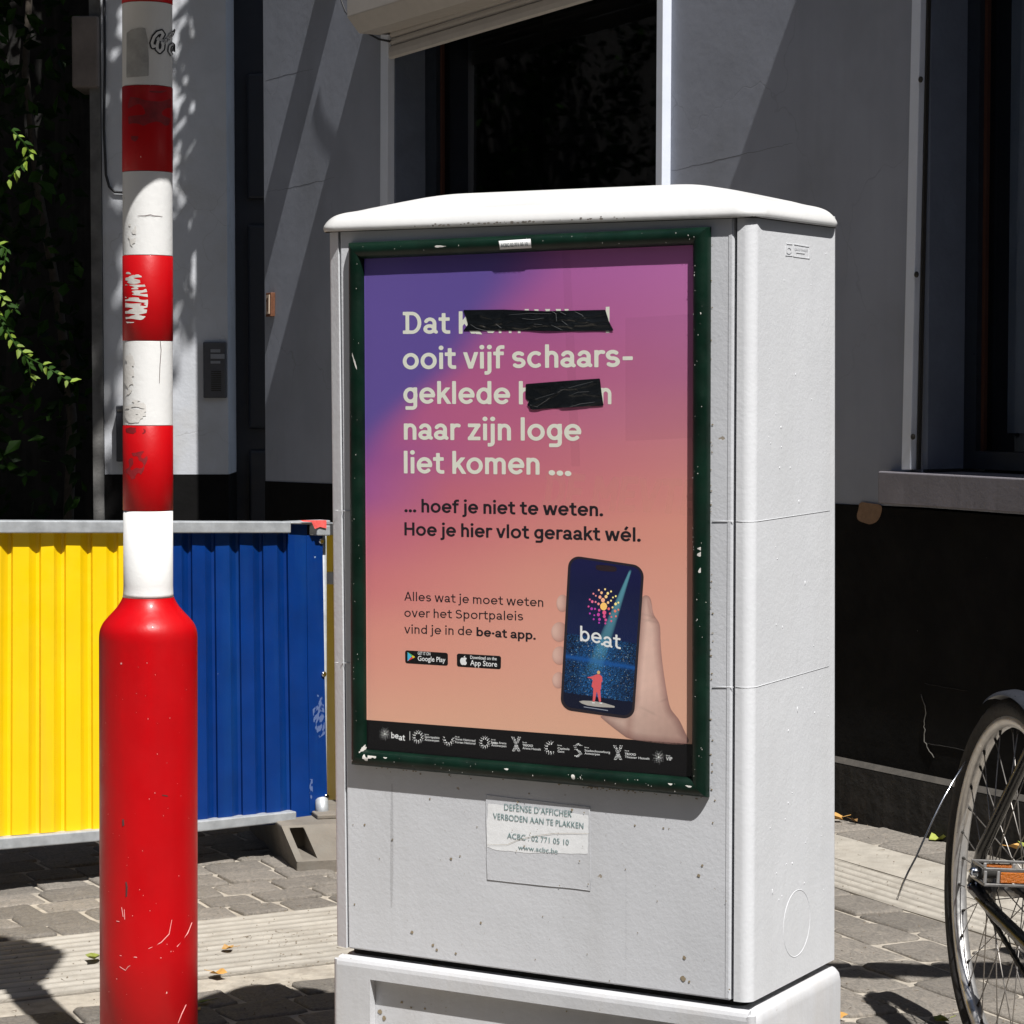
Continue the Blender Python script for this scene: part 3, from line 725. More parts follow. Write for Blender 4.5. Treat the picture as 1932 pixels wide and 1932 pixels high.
# house number: wooden frame with ivory tile and the figure 1
hn = thing("house_number", at3(515, 576), "small wooden framed house number 1 on the grey wall", "house number")
m = MB(); wprism(m, [(510.5, 553), (520, 552), (519.5, 597), (510, 598)], .022, .001); m.build("frame", mt['wood'], hn, bevel=.002)
m = MB(); wprism(m, [(512.5, 557), (518, 556), (517.7, 592), (512.2, 593)], .026, .0221); m.build("tile", mt['ivory'], hn)
m = MB(); wprism(m, [(514.5, 562), (516.3, 562), (516.1, 588), (514.6, 588)], .0275, .0262)
wprism(m, [(513.2, 568), (514.5, 562), (514.5, 566), (513.6, 570)], .0275, .0262); m.build("numeral", mt['brownseal'], hn)

# ================================================================== PALE PILLAR AND DOORWAY, IVY ON THE LEFT
_c = wp(tC, 0); PY = (_c.x + .464 * _c.y) / .338
PP = Pl((0, PY, 0), (0, -1, 0))
def pp(u, v, d=0): return PP.at(u, v, d)
nb = thing("neighbour_house", (pp(300, 900).x, PY, 0), "pale rendered pillar beside a dark recessed door, seen behind the striped pole", "building")
xl = pp(196, 700).x; xr = pp(430, 700).x; zb = pp(330, 895).z
m = MB(); m.box((xl, PY, zb), (xr - xl, 0, 0), (0, .35, 0), (0, 0, 7 - zb)); m.build("rendered_wall", mt['pillar'], nb)
m = MB(); m.box((xl, PY - .003, 0), (xr - xl, 0, 0), (0, .353, 0), (0, 0, zb)); m.build("painted_base", mt['blackpaint'], nb)
m = MB(); m.box((xl - .05, PY - .02, 0), (.048, 0, 0), (0, .36, 0), (0, 0, 7)); m.build("stone_edge", M("weathered_edge", (.10, .098, .095), .9, .35, 9, None, .8, 40), nb)
m = MB(); x2 = pp(512, 700).x; m.box((xr, PY + .33, 0), (x2 - xr + .3, 0, 0), (0, .05, 0), (0, 0, 4.5)); dr = m.build("door", mt['door'], nb)
for (z0, z1) in ((.25, .95), (1.05, 2.0), (2.12, 2.7)):
    m = MB(); m.box((xr + .06, PY + .30, z0), (.3, 0, 0), (0, .029, 0), (0, 0, z1 - z0)); m.build("door_panel", mt['door'], dr, bevel=.012)
m = MB(); a, b = pp(140, 168), pp(197, 33); m.box((a.x, PY - .06, a.z), (b.x - a.x - .02, 0, 0), (0, .3, 0), (0, 0, b.z - a.z)); m.build("stone_block", M("brown_stone", (.13, .11, .10), .9, .2, 9, None, .5, 40), nb, bevel=.01)
m = MB(); m.tube([pp(u, v, .012) for u, v in [(197, -20), (198, 120), (196, 240), (200, 330), (206, 352), (216, 362), (232, 363), (262, 362)]], .006, 8); m.build("cable", mt['cable'], nb)
ic = thing("door_intercom", pp(406, 700), "grey metal door intercom panel with three name plates and speaker grille", "intercom")
def ppr(m, u0, u1, v0, v1, d0, d1): a = pp(u0, v1); b = pp(u1, v0); m.box((a.x, PY - d0, a.z), (b.x - a.x, 0, 0), (0, d0 - d1, 0), (0, 0, b.z - a.z)); return m
icm = M("anodised_panel", (.055, .058, .068), .4, .1, 20, metal=.2)
ppr(MB(), 385, 428, 645, 751, .03, .001).build("housing", icm, ic, bevel=.006)
for v0, v1, k in ((659, 665, 0), (668, 677, 8), (681, 686, 0)): ppr(MB(), 399, 417 + k, v0, v1, .034, .0302).build("name_plate", M("name_card", (.20, .21, .23), .5, .1, 30), ic)
for i in range(11): ppr(MB(), 400, 419, 700 + i * 3.6, 701.6 + i * 3.6, .0325, .0302).build("grille_slot", mt['gap'], ic)
mbx = thing("letter_box", pp(229, 820), "slim dark letter box half hidden behind the striped pole", "letter box")
ppr(MB(), 224, 262, 765, 870, .07, .001).build("body", mt['door'], mbx, bevel=.004)
ppr(MB(), 226, 260, 772, 776, .073, .0702).build("slot", mt['gap'], mbx)
# dark back wall covered with climbing plant
IVY = 11.9
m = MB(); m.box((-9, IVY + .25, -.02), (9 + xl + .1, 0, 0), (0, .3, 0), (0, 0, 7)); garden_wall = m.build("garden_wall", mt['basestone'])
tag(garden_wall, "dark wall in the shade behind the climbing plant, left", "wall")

def leafcloud(n, fn, size, mats, seed, flat=0.0, facing=None):
    r = np.random.default_rng(seed); mb_ = MB(); V = []; F = []; MI = []
    for i in range(n):
        c, nrm = fn(r); s_ = size * r.uniform(.55, 1.25)
        a = Vector(nrm) if nrm is not None else Vector(r.normal(0, 1, 3)); a.normalize(); x = a.orthogonal().normalized(); y = a.cross(x)
        an = r.uniform(0, 6.28); x, y = x * math.cos(an) + y * math.sin(an), y * math.cos(an) - x * math.sin(an)
        c = Vector(c); o = len(V)
        V += [c - y * s_ * .5, c - y * s_ * .1 + x * s_ * .3 + a * s_ * .06, c + y * s_ * .55 - a * s_ * .04, c - y * s_ * .1 - x * s_ * .3 + a * s_ * .06]
        F += [(o, o + 1, o + 2), (o, o + 2, o + 3)]; k = r.choice(len(mats), p=[.7, .3] if len(mats) == 2 else None); MI += [k, k]
    mb_.v = V; mb_.f = F; mb_.sm = [False] * len(F); mb_.mi = MI; return mb_
ivy = thing("climbing_plant", (-2.6, IVY, 0), "dark leafy climbing plant covering the shaded wall at the left edge", "climbing plant")
def ivf(r):
    x = r.uniform(-6.5, xl - .10); z = r.uniform(.9, 5.6) if r.random() < .9 else r.uniform(0, .9)
    y = IVY - .05 - abs(math.sin(x * 3.1 + z * 2.3)) * .35 - r.uniform(0, .25); 
    return (x, y, z), r.normal(0, .6, 3) + np.array([0, -.7, .4])
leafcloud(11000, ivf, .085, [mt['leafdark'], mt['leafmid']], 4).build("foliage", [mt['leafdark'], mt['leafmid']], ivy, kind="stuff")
rr = random.Random(2)
for i in range(7):
    x = -2.3 - i * .42 + rr.uniform(-.1, .1); pts = [(x + .12 * math.sin(k * .9 + i), IVY + .1 - .12 * math.sin(k * .5 + 1), .0 + k * .55) for k in range(11)]
    MB().tube(pts, [.028 - .002 * k for k in range(11)], 8).build("stem", mt['bark'], ivy)
# tree standing left of the picture; its crown shades the ivy and doorway
tree = thing("street_tree", (-4.2, 8.2, 0), "leafy street tree left of the picture shading the plant covered wall", "tree")
tp = [(-4.2, 8.2, 0), (-4.15, 8.2, 1.5), (-4.0, 8.25, 3.0), (-3.5, 8.4, 4.4), (-2.9, 8.7, 5.6)]
MB().tube(tp, [.19, .15, .13, .10, .07], 14).build("trunk", mt['bark'], tree)
for d in ((-2.0, 8.3, 6.6), (-2.0, 9.6, 6.2), (-3.6, 9.6, 6.7), (-1.5, 9.1, 7.2), (-3.2, 7.7, 6.9)):
    MB().tube([tp[3], ((tp[3][0] + d[0]) / 2, (tp[3][1] + d[1]) / 2, (tp[3][2] + d[2]) / 2 + .25), d], [.07, .045, .015], 8).build("limb", mt['bark'], tree)
blobs = [((-1.22, 8.5, 6.1), 1.0), ((-1.7, 9.6, 5.2), .75), ((-2.1, 9.0, 6.4), 1.05), ((-3.2, 9.2, 6.6), 1.3), ((-4.3, 9.0, 6.6), 1.4), ((-2.6, 8.2, 6.9), 1.0), ((-3.4, 8.0, 5.9), 1.1), ((-5.4, 8.8, 6.4), 1.4), ((-2.3, 9.9, 6.0), .8), ((-1.75, 9.3, 7.0), .75), ((-4.6, 8.2, 7.4), 1.2)]
def trf(r):
    c, R = blobs[r.integers(len(blobs))]; d = r.normal(0, 1, 3); d /= np.linalg.norm(d); rad = R * r.uniform(.25, 1.0) ** .5
    return np.array(c) + d * rad * np.array([1, 1, .85]), None
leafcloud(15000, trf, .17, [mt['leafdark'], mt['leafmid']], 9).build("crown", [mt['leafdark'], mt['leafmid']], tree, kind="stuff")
# sunlit twigs with compound leaves reaching out of the shade
leafm = []
for k in range(4):
    r_ = random.Random(k + 40); m = MB(); c = .16 + r_.uniform(-.04, .06)
    V = [(0, 0, 0), (.24, .30, .03 + c * .3), (.17, .68, .02 + c * .2), (0, 1.0, -.12), (-.17, .68, .02 + c * .2), (-.24, .30, .03 + c * .3), (0, .35, -.02), (0, .7, -.03)]
    m.add(V, [(0, 1, 6), (1, 2, 7, 6), (2, 3, 7), (0, 6, 5), (6, 7, 4, 5), (7, 3, 4)], sm=True)
    for nm in ('leaflit', 'leafmid'):
        o = m.build("leaflet", mt[nm]); leafm.append((nm, o.data)); bpy.data.objects.remove(o)
TWY = 8.9
def twig(px, seed, label, dens=8.0, lsz=.034, ymax=TWY):
    P = Pl((0, ymax, 0), (0, -1, 0)); pts = [P.at(u, v, rr.uniform(-.03, .03)) for u, v in px]
    e = thing("leafy_twig", pts[0], label, "twig", "sunlit twigs hanging out of the climbing plant")
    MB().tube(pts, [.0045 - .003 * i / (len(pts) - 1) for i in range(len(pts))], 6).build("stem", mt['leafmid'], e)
    r_ = random.Random(seed); 
    for i in range(len(pts) - 1):
        a, b = pts[i], pts[i + 1]; n = max(2, int((b - a).length / .013))
        for k in range(n):
            c = a.lerp(b, k / n); side = 1 if k % 2 else -1; tdir = (b - a).normalized()
            nrm = Vector((r_.gauss(0, .4), -.75, .65)).normalized(); xd = (tdir * r_.uniform(.2, .9) + tdir.cross(nrm).normalized() * side + Vector((0, 0, -.25))).normalized()
            nk = 'leaflit' if r_.random() < .5 else 'leafmid'; nm, me = r_.choice([q for q in leafm if q[0] == nk])
            o = bpy.data.objects.new("leaflet", me); COL.objects.link(o); y = xd; z = (nrm - y * nrm.dot(y)).normalized(); x = y.cross(z)
            s_ = lsz * r_.uniform(.7, 1.35); R = Matrix((x, y, z)).transposed().to_4x4()
            o.matrix_world = Matrix.Translation(c) @ R @ Matrix.Scale(s_, 4); l_, r4, sc = o.matrix_world.decompose()
            o.location = l_; o.rotation_euler = r4.to_euler(); o.scale = sc; adopt(o, e)
twig([(-12, 585), (10, 620), (30, 652), (52, 675), (80, 688), (108, 705), (138, 725)], 1, "bright green twig drooping furthest right out of the dark plant")
twig([(-20, 545), (5, 560), (22, 590), (36, 575)], 2, "short green twig at the left edge above the drooping one")
twig([(22, 245), (44, 268), (58, 290), (44, 310), (26, 325), (12, 345)], 3, "small twig with round sunlit leaves high at the left edge")
twig([(48, 672), (56, 690), (58, 712), (66, 728)], 6, "short green side shoot hanging under the middle of the drooping twig", lsz=.028)
twig([(-15, 455), (12, 470), (8, 500), (-4, 520)], 4, "faint green sprig halfway up the left edge")

# ================================================================== CONSTRUCTION BARRIERS
BP0 = Vector((-1.259, 6.147, 0)); BT = Vector((.791, .611, 0)); BN = Vector((.611, -.791, 0)); BPl = Pl(BP0, BN)
# both measured on the ground-scaled frame
def bp(u, v, d=0): return BPl.at(u, v, d)
bar = thing("construction_barrier", bp(300, 1600) * 1.0, "corrugated site barrier with yellow and blue sheets on a galvanised frame", "barrier")
bar.location.z = 0; bar.name = "construction_barrier"
def sheetmesh(valleys, u0, u1, vt, vb, nm, mat, per, extra_top=None):
    """corrugated sheet: valleys at given pixels of its top edge"""
    prof = []     # (u, depth)
    prof.append((u0, 0))
    for c in valleys:
        prof += [(c - per * .27, 0), (c - per * .15, -.007), (c, -.0125), (c + per * .12, -.009), (c + per * .19, 0)]
    prof.append((u1, 0)); prof = [p for p in prof if u0 - .01 <= p[0] <= u1 + .01]
    m = MB(); V = []; F = []; n = len(prof); rows = 14
    for j in range(rows + 1):
        f = j / rows
        for u, d in prof:
            uu = u + f * (u - 100) * .018; v = vt(u) + (vb(u) - vt(u)) * f
            V.append(BPl.at(uu, v, d + .0012 * math.sin(u * .21 + f * 5)))
    for j in range(rows):
        for i in range(n - 1): F.append((j * n + i, (j + 1) * n + i, (j + 1) * n + i + 1, j * n + i + 1))
    m.add(V, F, sm=False); return m.build(nm, mat, bar)
y_v = [-85 + 50 * i for i in range(0, 8)]
y_v = [-85, -35, 15, 68, 115, 165, 214, 262]
sheetmesh(y_v, -130, 280, lambda u: 1003, lambda u: 1578 - .078 * u, "yellow_sheet", mt['yellow'], 50)
sheetmesh([308, 354, 398, 444, 488, 534], 281, 579, lambda u: 985 if u > 541 else 1001, lambda u: 1566 - .045 * (u - 281), "blue_sheet", mt['blue'], 44)
m = MB(); P = [BPl.at(u, v, .001) for u, v in [(578, 1010), (608, 1010), (612, 1270), (617, 1506), (617, 1520), (600, 1531), (584, 1534)]]
m.prism([p - BN * .004 for p in P], BN * .005); m.build("blue_end_flange", mt['blue'], bar)
def scuff(pts, seed, col=(.07, .11, .25), thr=.1):
    N = noisy(seed, .9, .35); F = lambda X, Y: np.maximum(sdpoly(X, Y, pts), (N(X, Y) - thr) * 2); xs = [p[0] for p in pts]; ys = [p[1] for p in pts]
    return shape("pale_scuff", BPl, F, (min(xs), min(ys), max(xs), max(ys)), .8, M("scuff_paint", col, .8), bar, .0022)
scuff([(590, 1338), (600, 1330), (612, 1352), (613, 1385), (603, 1392), (592, 1368)], 3); scuff([(598, 1310), (610, 1316), (612, 1345), (603, 1340)], 4, thr=-.1)
scuff([(584, 1470), (590, 1470), (590, 1512), (584, 1510)], 5, thr=-.1)
def rail(q, d0, d1, nm="rail", mat=None, bev=.003):
    m = MB(); m.prism([BPl.at(u, v, 0) + BN * d1 for u, v in q], BN * (d0 - d1)); return m.build(nm, mat or mt['galv'], bar, bevel=bev)
rail([(-130, 1005), (541, 1005), (541, 984), (-130, 981)], .022, -.03, "top_rail")
rail([(541.5, 988), (616, 990), (616, 981), (541.5, 984)], .020, -.03, "top_rail_strip")
rail([(591, 1010), (616, 1010), (616, 990.5), (591, 990.5)], .020, -.02, "end_block")
sp = [(566, 981.5), (616, 981.5), (616, 997), (604, 994), (594, 998), (588, 985), (572, 984)]
shape("pink_spray_mark", BPl, lambda X, Y: sdpoly(X, Y, sp), (560, 978, 618, 1000), 1.2, mt['pinkspray'], bar, .0235)
sp2 = [(576, 1001), (581, 1010), (586, 1022), (589, 1034), (584, 1030), (578, 1016), (573, 1003)]
rail([(-130, 1612), (0, 1601), (183, 1585), (374, 1567), (552, 1547), (552, 1529), (374, 1547), (183, 1564), (0, 1579), (-130, 1590)], .020, -.02, "bottom_rail")
rail([(552.5, 1549), (604, 1545), (604, 1541.5), (552.5, 1544.5)], .016, -.02, "bottom_rail_strip", None, 0)
m = MB(); a = BPl.at(608, 1553, .012); b = BPl.at(605, 1008, -.03); m.tube([a, BPl.at(607, 1512, .012), BPl.at(606, 1500, -.028), b], [.0195, .0175, .016, .016], 16); m.build("end_post", mt['galv'], bar)
for u, v in ((605, 1021), (610, 1272), (615, 1503)):
    m = MB(); m.lathe(BPl.at(u, v, .001), [(.008, 0), (.008, .004), (.005, .0065)], 10, ax=BN); m.build("bolt", mt['chrome'], bar)
# second barrier behind, seen only in the gap beside the cabinet
_b = Pl((0, 7.0, 0), (0, -1, 0)).at(640, 1500); B2 = Pl(_b, (-.92, -.39, 0)); _bn = BN; BN = Vector((-.92, -.39, 0)).normalized()
bar2 = thing("construction_barrier", B2.at(700, 1500), "second site barrier with yellow sheet behind the blue one, mostly hidden by the cabinet", "barrier"); bar2.location.z = 0
def r2(q, nm, mat, d0, d1): m = MB(); m.prism([B2.at(u, v, 0) + BN * d1 for u, v in q], BN * (d0 - d1)); return m.build(nm, mat, bar2)
r2([(612, 1008), (900, 1020), (900, 1000), (612, 986)], "top_rail", mt['galv'], .02, -.02)
r2([(612, 1101), (900, 1112), (900, 1090), (612, 1079)], "middle_rail", mt['galv'], .02, -.02)
r2([(618, 1538), (900, 1500), (900, 1520), (618, 1558)], "bottom_rail", mt['gap'], .02, -.02)
for k in range(7): r2([(590 + 42 * k, 1548), (590 + 42 * k + 40, 1543), (590 + 42 * k + 40, 1006), (590 + 42 * k, 1006)], "yellow_panel", mt['yellow'], -.022, -.03)
BN = _bn
# concrete foot
ft = thing("barrier_foot", GROUND.at(559, 1655), "cast concrete foot block with a triangular recess under the barrier end", "barrier foot")
O = GROUND.at(560, 1655); wx = (GROUND.at(640, 1651) - O).normalized(); wy = Vector((-.30, .954, 0)).normalized(); Hh = .112
def fb(a, b, c): return O + wx * a + wy * b + Vector((0, 0, c))
L1 = .36
m = MB()
lo = [fb(0, 0, 0), fb(L1, 0, 0), fb(L1, .62, 0), fb(0, .62, 0)]; md = [fb(0, 0, .040), fb(L1, 0, .040), fb(L1, .62, .040), fb(0, .62, .040)]
up = [fb(-.012, .13, Hh), fb(L1, .13, Hh), fb(L1, .50, Hh), fb(-.012, .50, Hh)]
m.add(lo + md + up, [(3, 2, 1, 0), (0, 1, 5, 4), (1, 2, 6, 5), (2, 3, 7, 6), (3, 0, 4, 7), (5, 6, 10, 9), (6, 7, 11, 10), (7, 4, 8, 11), (8, 9, 10, 11)])
A_, B_, C_, D_ = md[0], md[1], up[1], up[0]
def bil(s_, t_): return A_.lerp(B_, s_).lerp(D_.lerp(C_, s_), t_)
ia, ib, ic_ = bil(.075, .05), bil(.19, .05), bil(.085, .86); ia = bil(.05, .06); ib = bil(.16, .06); ic_ = bil(.05, .93); id_ = bil(.15, .93)
pk = wy * .10
back = [Vector((p.x, p.y, p.z)) + Vector((0, 0, 0)) for p in (ia, ib, id_, ic_)]
deep = [fb(.018, .17, .044), fb(.057, .17, .044), fb(.053, .17, .098), fb(.014, .17, .098)]
o_ = len(m.v); m.add([A_, B_, C_, D_] + back + deep, [(0, 4, 5, 1)[::-1] if False else (0, 1, 5, 4), (1, 2, 6, 5), (2, 3, 7, 6), (3, 0, 4, 7), (4, 5, 9, 8), (5, 6, 10, 9), (6, 7, 11, 10), (7, 4, 8, 11), (8, 9, 10, 11)])
m.build("block", mt['conc'], ft, bevel=.004)
m = MB(); m.box(fb(.10, .20, Hh), wx * .07, wy * .09, Vector((0, 0, .012))); m.build("spacer", mt['conc'], ft, bevel=.003)

# ================================================================== STRIPED POLE
PXc, PYc = -.700 * 4.33 / 5.0, 4.33
hw = lambda px: px / FP * PYc
pole = thing("striped_pole", (PXc, PYc, 0), "thick red base pole with red and white bands, scratched and sticker marked", "pole")
ux = 966 + PXc / PYc * FP
def zc(v):                       # height on the pole's camera side for an image row
    return Cyl(PXc, PYc, hw(46.5)).at(279.5, v).z
PXc = (279.3 - 966) / FP * PYc * 1.0
pole.location = (PXc, PYc, 0)
R0 = hw(46.6) * .999; RB = hw(92.6)
zs_ = lambda v: Cyl(PXc, PYc, R0).at(279.3, v).z
rows = [(1130, 965, 'white'), (965, 803, 'red'), (803, 643, 'white'), (643, 481, 'red'), (481, 322, 'white'), (322, 160, 'red'), (160, 2, 'white'), (2, -160, 'red'), (-160, -322, 'white')]
for i, (vb_, vt_, c) in enumerate(rows):
    z0, z1 = zs_(vb_), zs_(vt_)
    if i == 0:
        pr = [(R0 * 1.035, z0), (R0 * 1.012, z0 + .006), (R0, z0 + .02), (R0, z1 - .0004)]
    else: pr = [(R0, z0 + .0004), (R0 + (.0006 if c == 'red' else 0), z0 + .0010), (R0 + (.0006 if c == 'red' else 0), z1 - .0010), (R0, z1 - .0004)]
    MB().lathe((PXc, PYc, 0), pr, 64).build(c + "_band", mt[c], pole)
zb0 = zs_(1130); 
prof = [(R0 * 1.035, 0)]
bprof = [(RB * 1.0, -.0), (RB, zs_(1215)), (RB * .997, zs_(1203)), (RB * .975, zs_(1191)), (RB * .92, zs_(1180)), (RB * .835, zs_(1170)), (RB * .735, zs_(1160)), (RB * .64, zs_(1150)), (RB * .575, zs_(1141)), (RB * .535, zs_(1134)), (R0 * 1.035, zb0 - .0004)]
# smooth the shoulder
def catm(P, n=4):
    out = []
    for i in range(len(P) - 1):
        p0 = P[max(i - 1, 0)]; p1 = P[i]; p2 = P[i + 1]; p3 = P[min(i + 2, len(P) - 1)]
        for k in range(n):
            t = k / n; out.append(tuple(.5 * ((2 * p1[d]) + (-p0[d] + p2[d]) * t + (2 * p0[d] - 5 * p1[d] + 4 * p2[d] - p3[d]) * t * t + (-p0[d] + 3 * p1[d] - 3 * p2[d] + p3[d]) * t ** 3) for d in (0, 1)))
    out.append(P[-1]); return out
MB().lathe((PXc, PYc, 0), [(RB, 0), (RB, .3)] + catm(bprof[1:]), 80).build("base_tube", mt['red'], pole)
PC = Cyl(PXc, PYc, R0 + .0006); BC = Cyl(PXc, PYc, RB)
def blot(surf, pts, mat, parent, nm, thr=0.0, sx=.2, sy=.1, seed=1, off=.00015, res=1.0, sm=1, amp=3.0):
    pts_ = smooth(pts, sm) if sm else pts; xs = [p[0] for p in pts_]; ys = [p[1] for p in pts_]; N = noisy(seed, sx, sy)
    F = lambda X, Y: np.maximum(sdpoly(X, Y, pts_) + np.minimum(N(X, Y), 1) * amp * .3, (N(Y, X) - thr) * amp)
    return shape(nm, surf, F, (min(xs) - 3, min(ys) - 3, max(xs) + 3, max(ys) + 3), res, mat, parent, off)
# grey worn film, rubbed ghosts, white paint scar
blot(PC, [(234, 62), (242, 56), (256, 53), (269, 53), (274, 75), (276, 110), (276, 143), (250, 145), (234, 147)], M("old_grey_film", (.34, .34, .335), .6, .2, 40, None, .1, 80), pole, "old_sticker", 9, res=1.5, sm=0, amp=1)
blot(PC, [(234, 515), (241, 512), (249, 520), (262, 516), (270, 535), (277, 555), (278, 580), (273, 600), (258, 607), (240, 611), (234, 607)], mt['chip'], pole, "paint_scar", .05, .55, .10, 5, res=.7, amp=3)
blot(PC, [(236, 175), (262, 170), (290, 172), (318, 168), (320, 225), (312, 240), (296, 228), (280, 232), (262, 240), (255, 270), (240, 262)], mt['ghost'], pole, "rubbed_mark", .15, .12, .10, 11, res=1.2)
blot(PC, [(236, 806), (275, 808), (275, 818), (258, 820), (240, 818)], mt['ghost'], pole, "rubbed_mark", .2, .2, .2, 3)
blot(PC, [(236, 858), (270, 850), (280, 858), (274, 884), (262, 902), (238, 906)], mt['ghost'], pole, "rubbed_mark", .05, .15, .2, 8)
blot(PC, [(234, 756), (250, 754), (275, 757), (276, 795), (262, 797), (236, 798)], mt['scuff'], pole, "tape_residue", .22, .5, .12, 2, res=.8)
blot(PC, [(234, 665), (252, 666), (252, 725), (245, 745), (234, 744)], mt['scuff'], pole, "tape_residue", .3, .3, .3, 6, res=.8)
if False: blot(PC, [(234, 322), (252, 322), (252, 345), (240, 350), (238, 400), (234, 420)], mt['scuff'], pole, "tape_residue", .25, .4, .2, 7, res=.8)
blot(PC, [(236, 425), (254, 418), (254, 455), (250, 467), (242, 460)], mt['scuff'], pole, "tape_residue", .2, .3, .3, 9, res=.8)
thin_scuff = M("faint_scuff", (.645, .635, .62), .6, .1, 50)
if False: blot(PC, [(242, 995), (290, 990), (312, 1000), (314, 1060), (300, 1090), (240, 1095), (240, 1060)], thin_scuff, pole, "faint_scuff", .02, .2, .25, 12, res=1.0)
scr = M("dark_scratch", (.05, .012, .012), .7); scw = M("pale_scratch", (.62, .25, .24), .6)
scratch(PC, [(257, 407), (270, 407), (281, 405), (288, 407), (304, 408)], .0012, scr, pole)
scratch(PC, [(301, 640), (303, 660), (301, 690), (300, 723)], .0010, scr, pole)
scratch(BC, [(243, 1664), (245, 1673), (244, 1692)], .004, scr, pole); scratch(BC, [(237, 1546), (238, 1558)], .005, scr, pole)
scratch(BC, [(310, 1500), (318, 1501), (321, 1502)], .002, scr, pole)
for P_s in ([(232, 1803), (262, 1806), (311, 1807)], [(286, 1790), (310, 1778), (325, 1762), (330, 1735)], [(340, 1786), (360, 1760), (368, 1740)], [(343, 1930), (350, 1912), (358, 1895)], [(235, 1712), (238, 1730)], [(240, 1716), (241, 1735)], [(232, 1824), (243, 1831), (248, 1824), (252, 1822)], [(225, 1738), (231, 1739)]):
    scratch(BC, P_s, .0013, scw, pole)
rs = random.Random(4)
m = MB()
for i in range(60):
    u = rs.uniform(195, 362); v = rs.uniform(1250, 1925); d = rs.uniform(.0003, .0009) * (2.0 if rs.random() < .1 else 1); c = BC.at(u, v, .0004); nn = Vector((c.x - PXc, c.y - PYc, 0)).normalized()
    x = nn.cross(Vector((0, 0, 1))); m.add([c + x * d * math.cos(a) * rs.uniform(.6, 1.2) + Vector((0, 0, d * math.sin(a) * rs.uniform(.6, 1.4))) for a in [k * math.pi / 3 for k in range(6)]], [(0, 1, 2, 3, 4, 5)])
m.build("paint_flecks", scw, pole, kind="stuff")
# cursive sticker, black outlined
def sticker(txt, p0, p1, xh, parent, surf):
    dv = p1[0] - p0[0]
    for w, mt_, off in ((.50, mt['cable'], .0006), (.20, mt['white'], .0010)):
        V, Fc, W = textmesh(txt, w, -.12); V = V + [0, 0]
        U = p0[0] + (V[:, 0] + .2 * V[:, 1]) / W * dv; Vv = p0[1] + (V[:, 0] / W) * (p1[1] - p0[1]) - V[:, 1] * xh
        printed("sticker_lettering", surf, np.c_[U, Vv], Fc, mt_, parent, off)
for w, mt_, off in ((10.5, mt['cable'], .0006), (5.2, mt['white'], .0010)):
    C1 = [(299, 72), (303, 65), (300, 60), (293, 62), (286, 70), (282, 81), (284, 88), (289, 86)]; C2 = [(294, 76), (292, 84), (292, 92), (297, 97), (302, 92), (303, 84), (301, 79)]
    F = lambda X, Y: np.minimum(segd(X, Y, C1, w), segd(X, Y, C2, w)); shape("sticker_lettering", PC, F, (270, 50, 316, 108), .7, mt_, pole, off)
sticker("entro", (303, 87), (324, 64), 10, pole, PC)
for w, mt_, off in ((7, mt['cable'], .0006), (3.4, mt['white'], .0010)):
    C3 = [(320, 104), (315, 96), (316, 87), (321, 83), (325, 88), (323, 97)]
    shape("sticker_lettering", PC, lambda X, Y: segd(X, Y, C3, w), (308, 76, 326.2, 112), .6, mt_, pole, off)
# unseen round sign added on the pole, shaped to shade its upper bands
sg = MB(); cz = 2.62 * 1.3 / 1.5 + .022; sg.lathe((PXc - .10, PYc - .06, cz), [(.0, -.245 + .0), (.30, -.245), (.315, -.23), (.315, -.02), (.30, 0), (0, 0)], 48, ax=(0, 1, 0), cap0=False, cap1=False)
sg.build("round_shade_sign", mt['white'], pole)
MB().box((PXc - .03, PYc - .06, cz - .02), (.06, 0, 0), (0, .06, 0), (0, 0, .04)).build("shade_sign_clamp", mt['galv'], pole)

# houses across the street and behind the camera: they close off the sky and show in the glass
def plain_house(x0, y0, ax, ay, w, h, label):
    e = thing("terraced_house", (x0, y0, 0), label, "building", "houses across the street"); ax = Vector(ax).normalized(); ay = Vector(ay).normalized(); o = Vector((x0, y0, 0))
    m = MB(); m.box(o, ax * (w - .02), ay * 4, Z * h); m.build("wall", mt['greyrender'], e)
    for i in range(int(w // 2)):
        for j in range(int(h // 3)):
            p = o + ax * (.6 + i * 2.0) - ay * .03 + Z * (.9 + j * 3.0); MB().box(p, ax * 1.0, ay * .029, Z * 1.6).build("window", mt['darkframe'], e)
    MB().prism([o + Z * h - ay * .3, o + ay * 4 + Z * h, o + ay * 2 + Z * (h + 1.8)], ax * (w - .02)).build("roof", mt['darkframe'], e)
mt['greyrender'] = M("grey_render", (.11, .125, .15), .9, .2, 3, None, .5, 40)
Z = Vector((0, 0, 1))
for i in range(4): plain_house(-10.5 + i * 6.0, -9.0, (1, 0, 0), (0, -1, 0), 6.0, 11 + (i % 2) * 1.2, ["grey rendered house behind the camera, furthest left", "grey rendered house behind the camera, second from left", "grey rendered house behind the camera, third from left", "grey rendered house behind the camera, furthest right"][i])
for i in range(4): plain_house(-9.5, -8.5 + i * 6.0, (0, 1, 0), (-1, 0, 0), 6.0, 11 + (i % 2) * 1.0, ["grey rendered house across the street left, nearest the camera row", "grey rendered house across the street left, second along", "grey rendered house across the street left, third along", "grey rendered house across the street left, furthest away"][i])
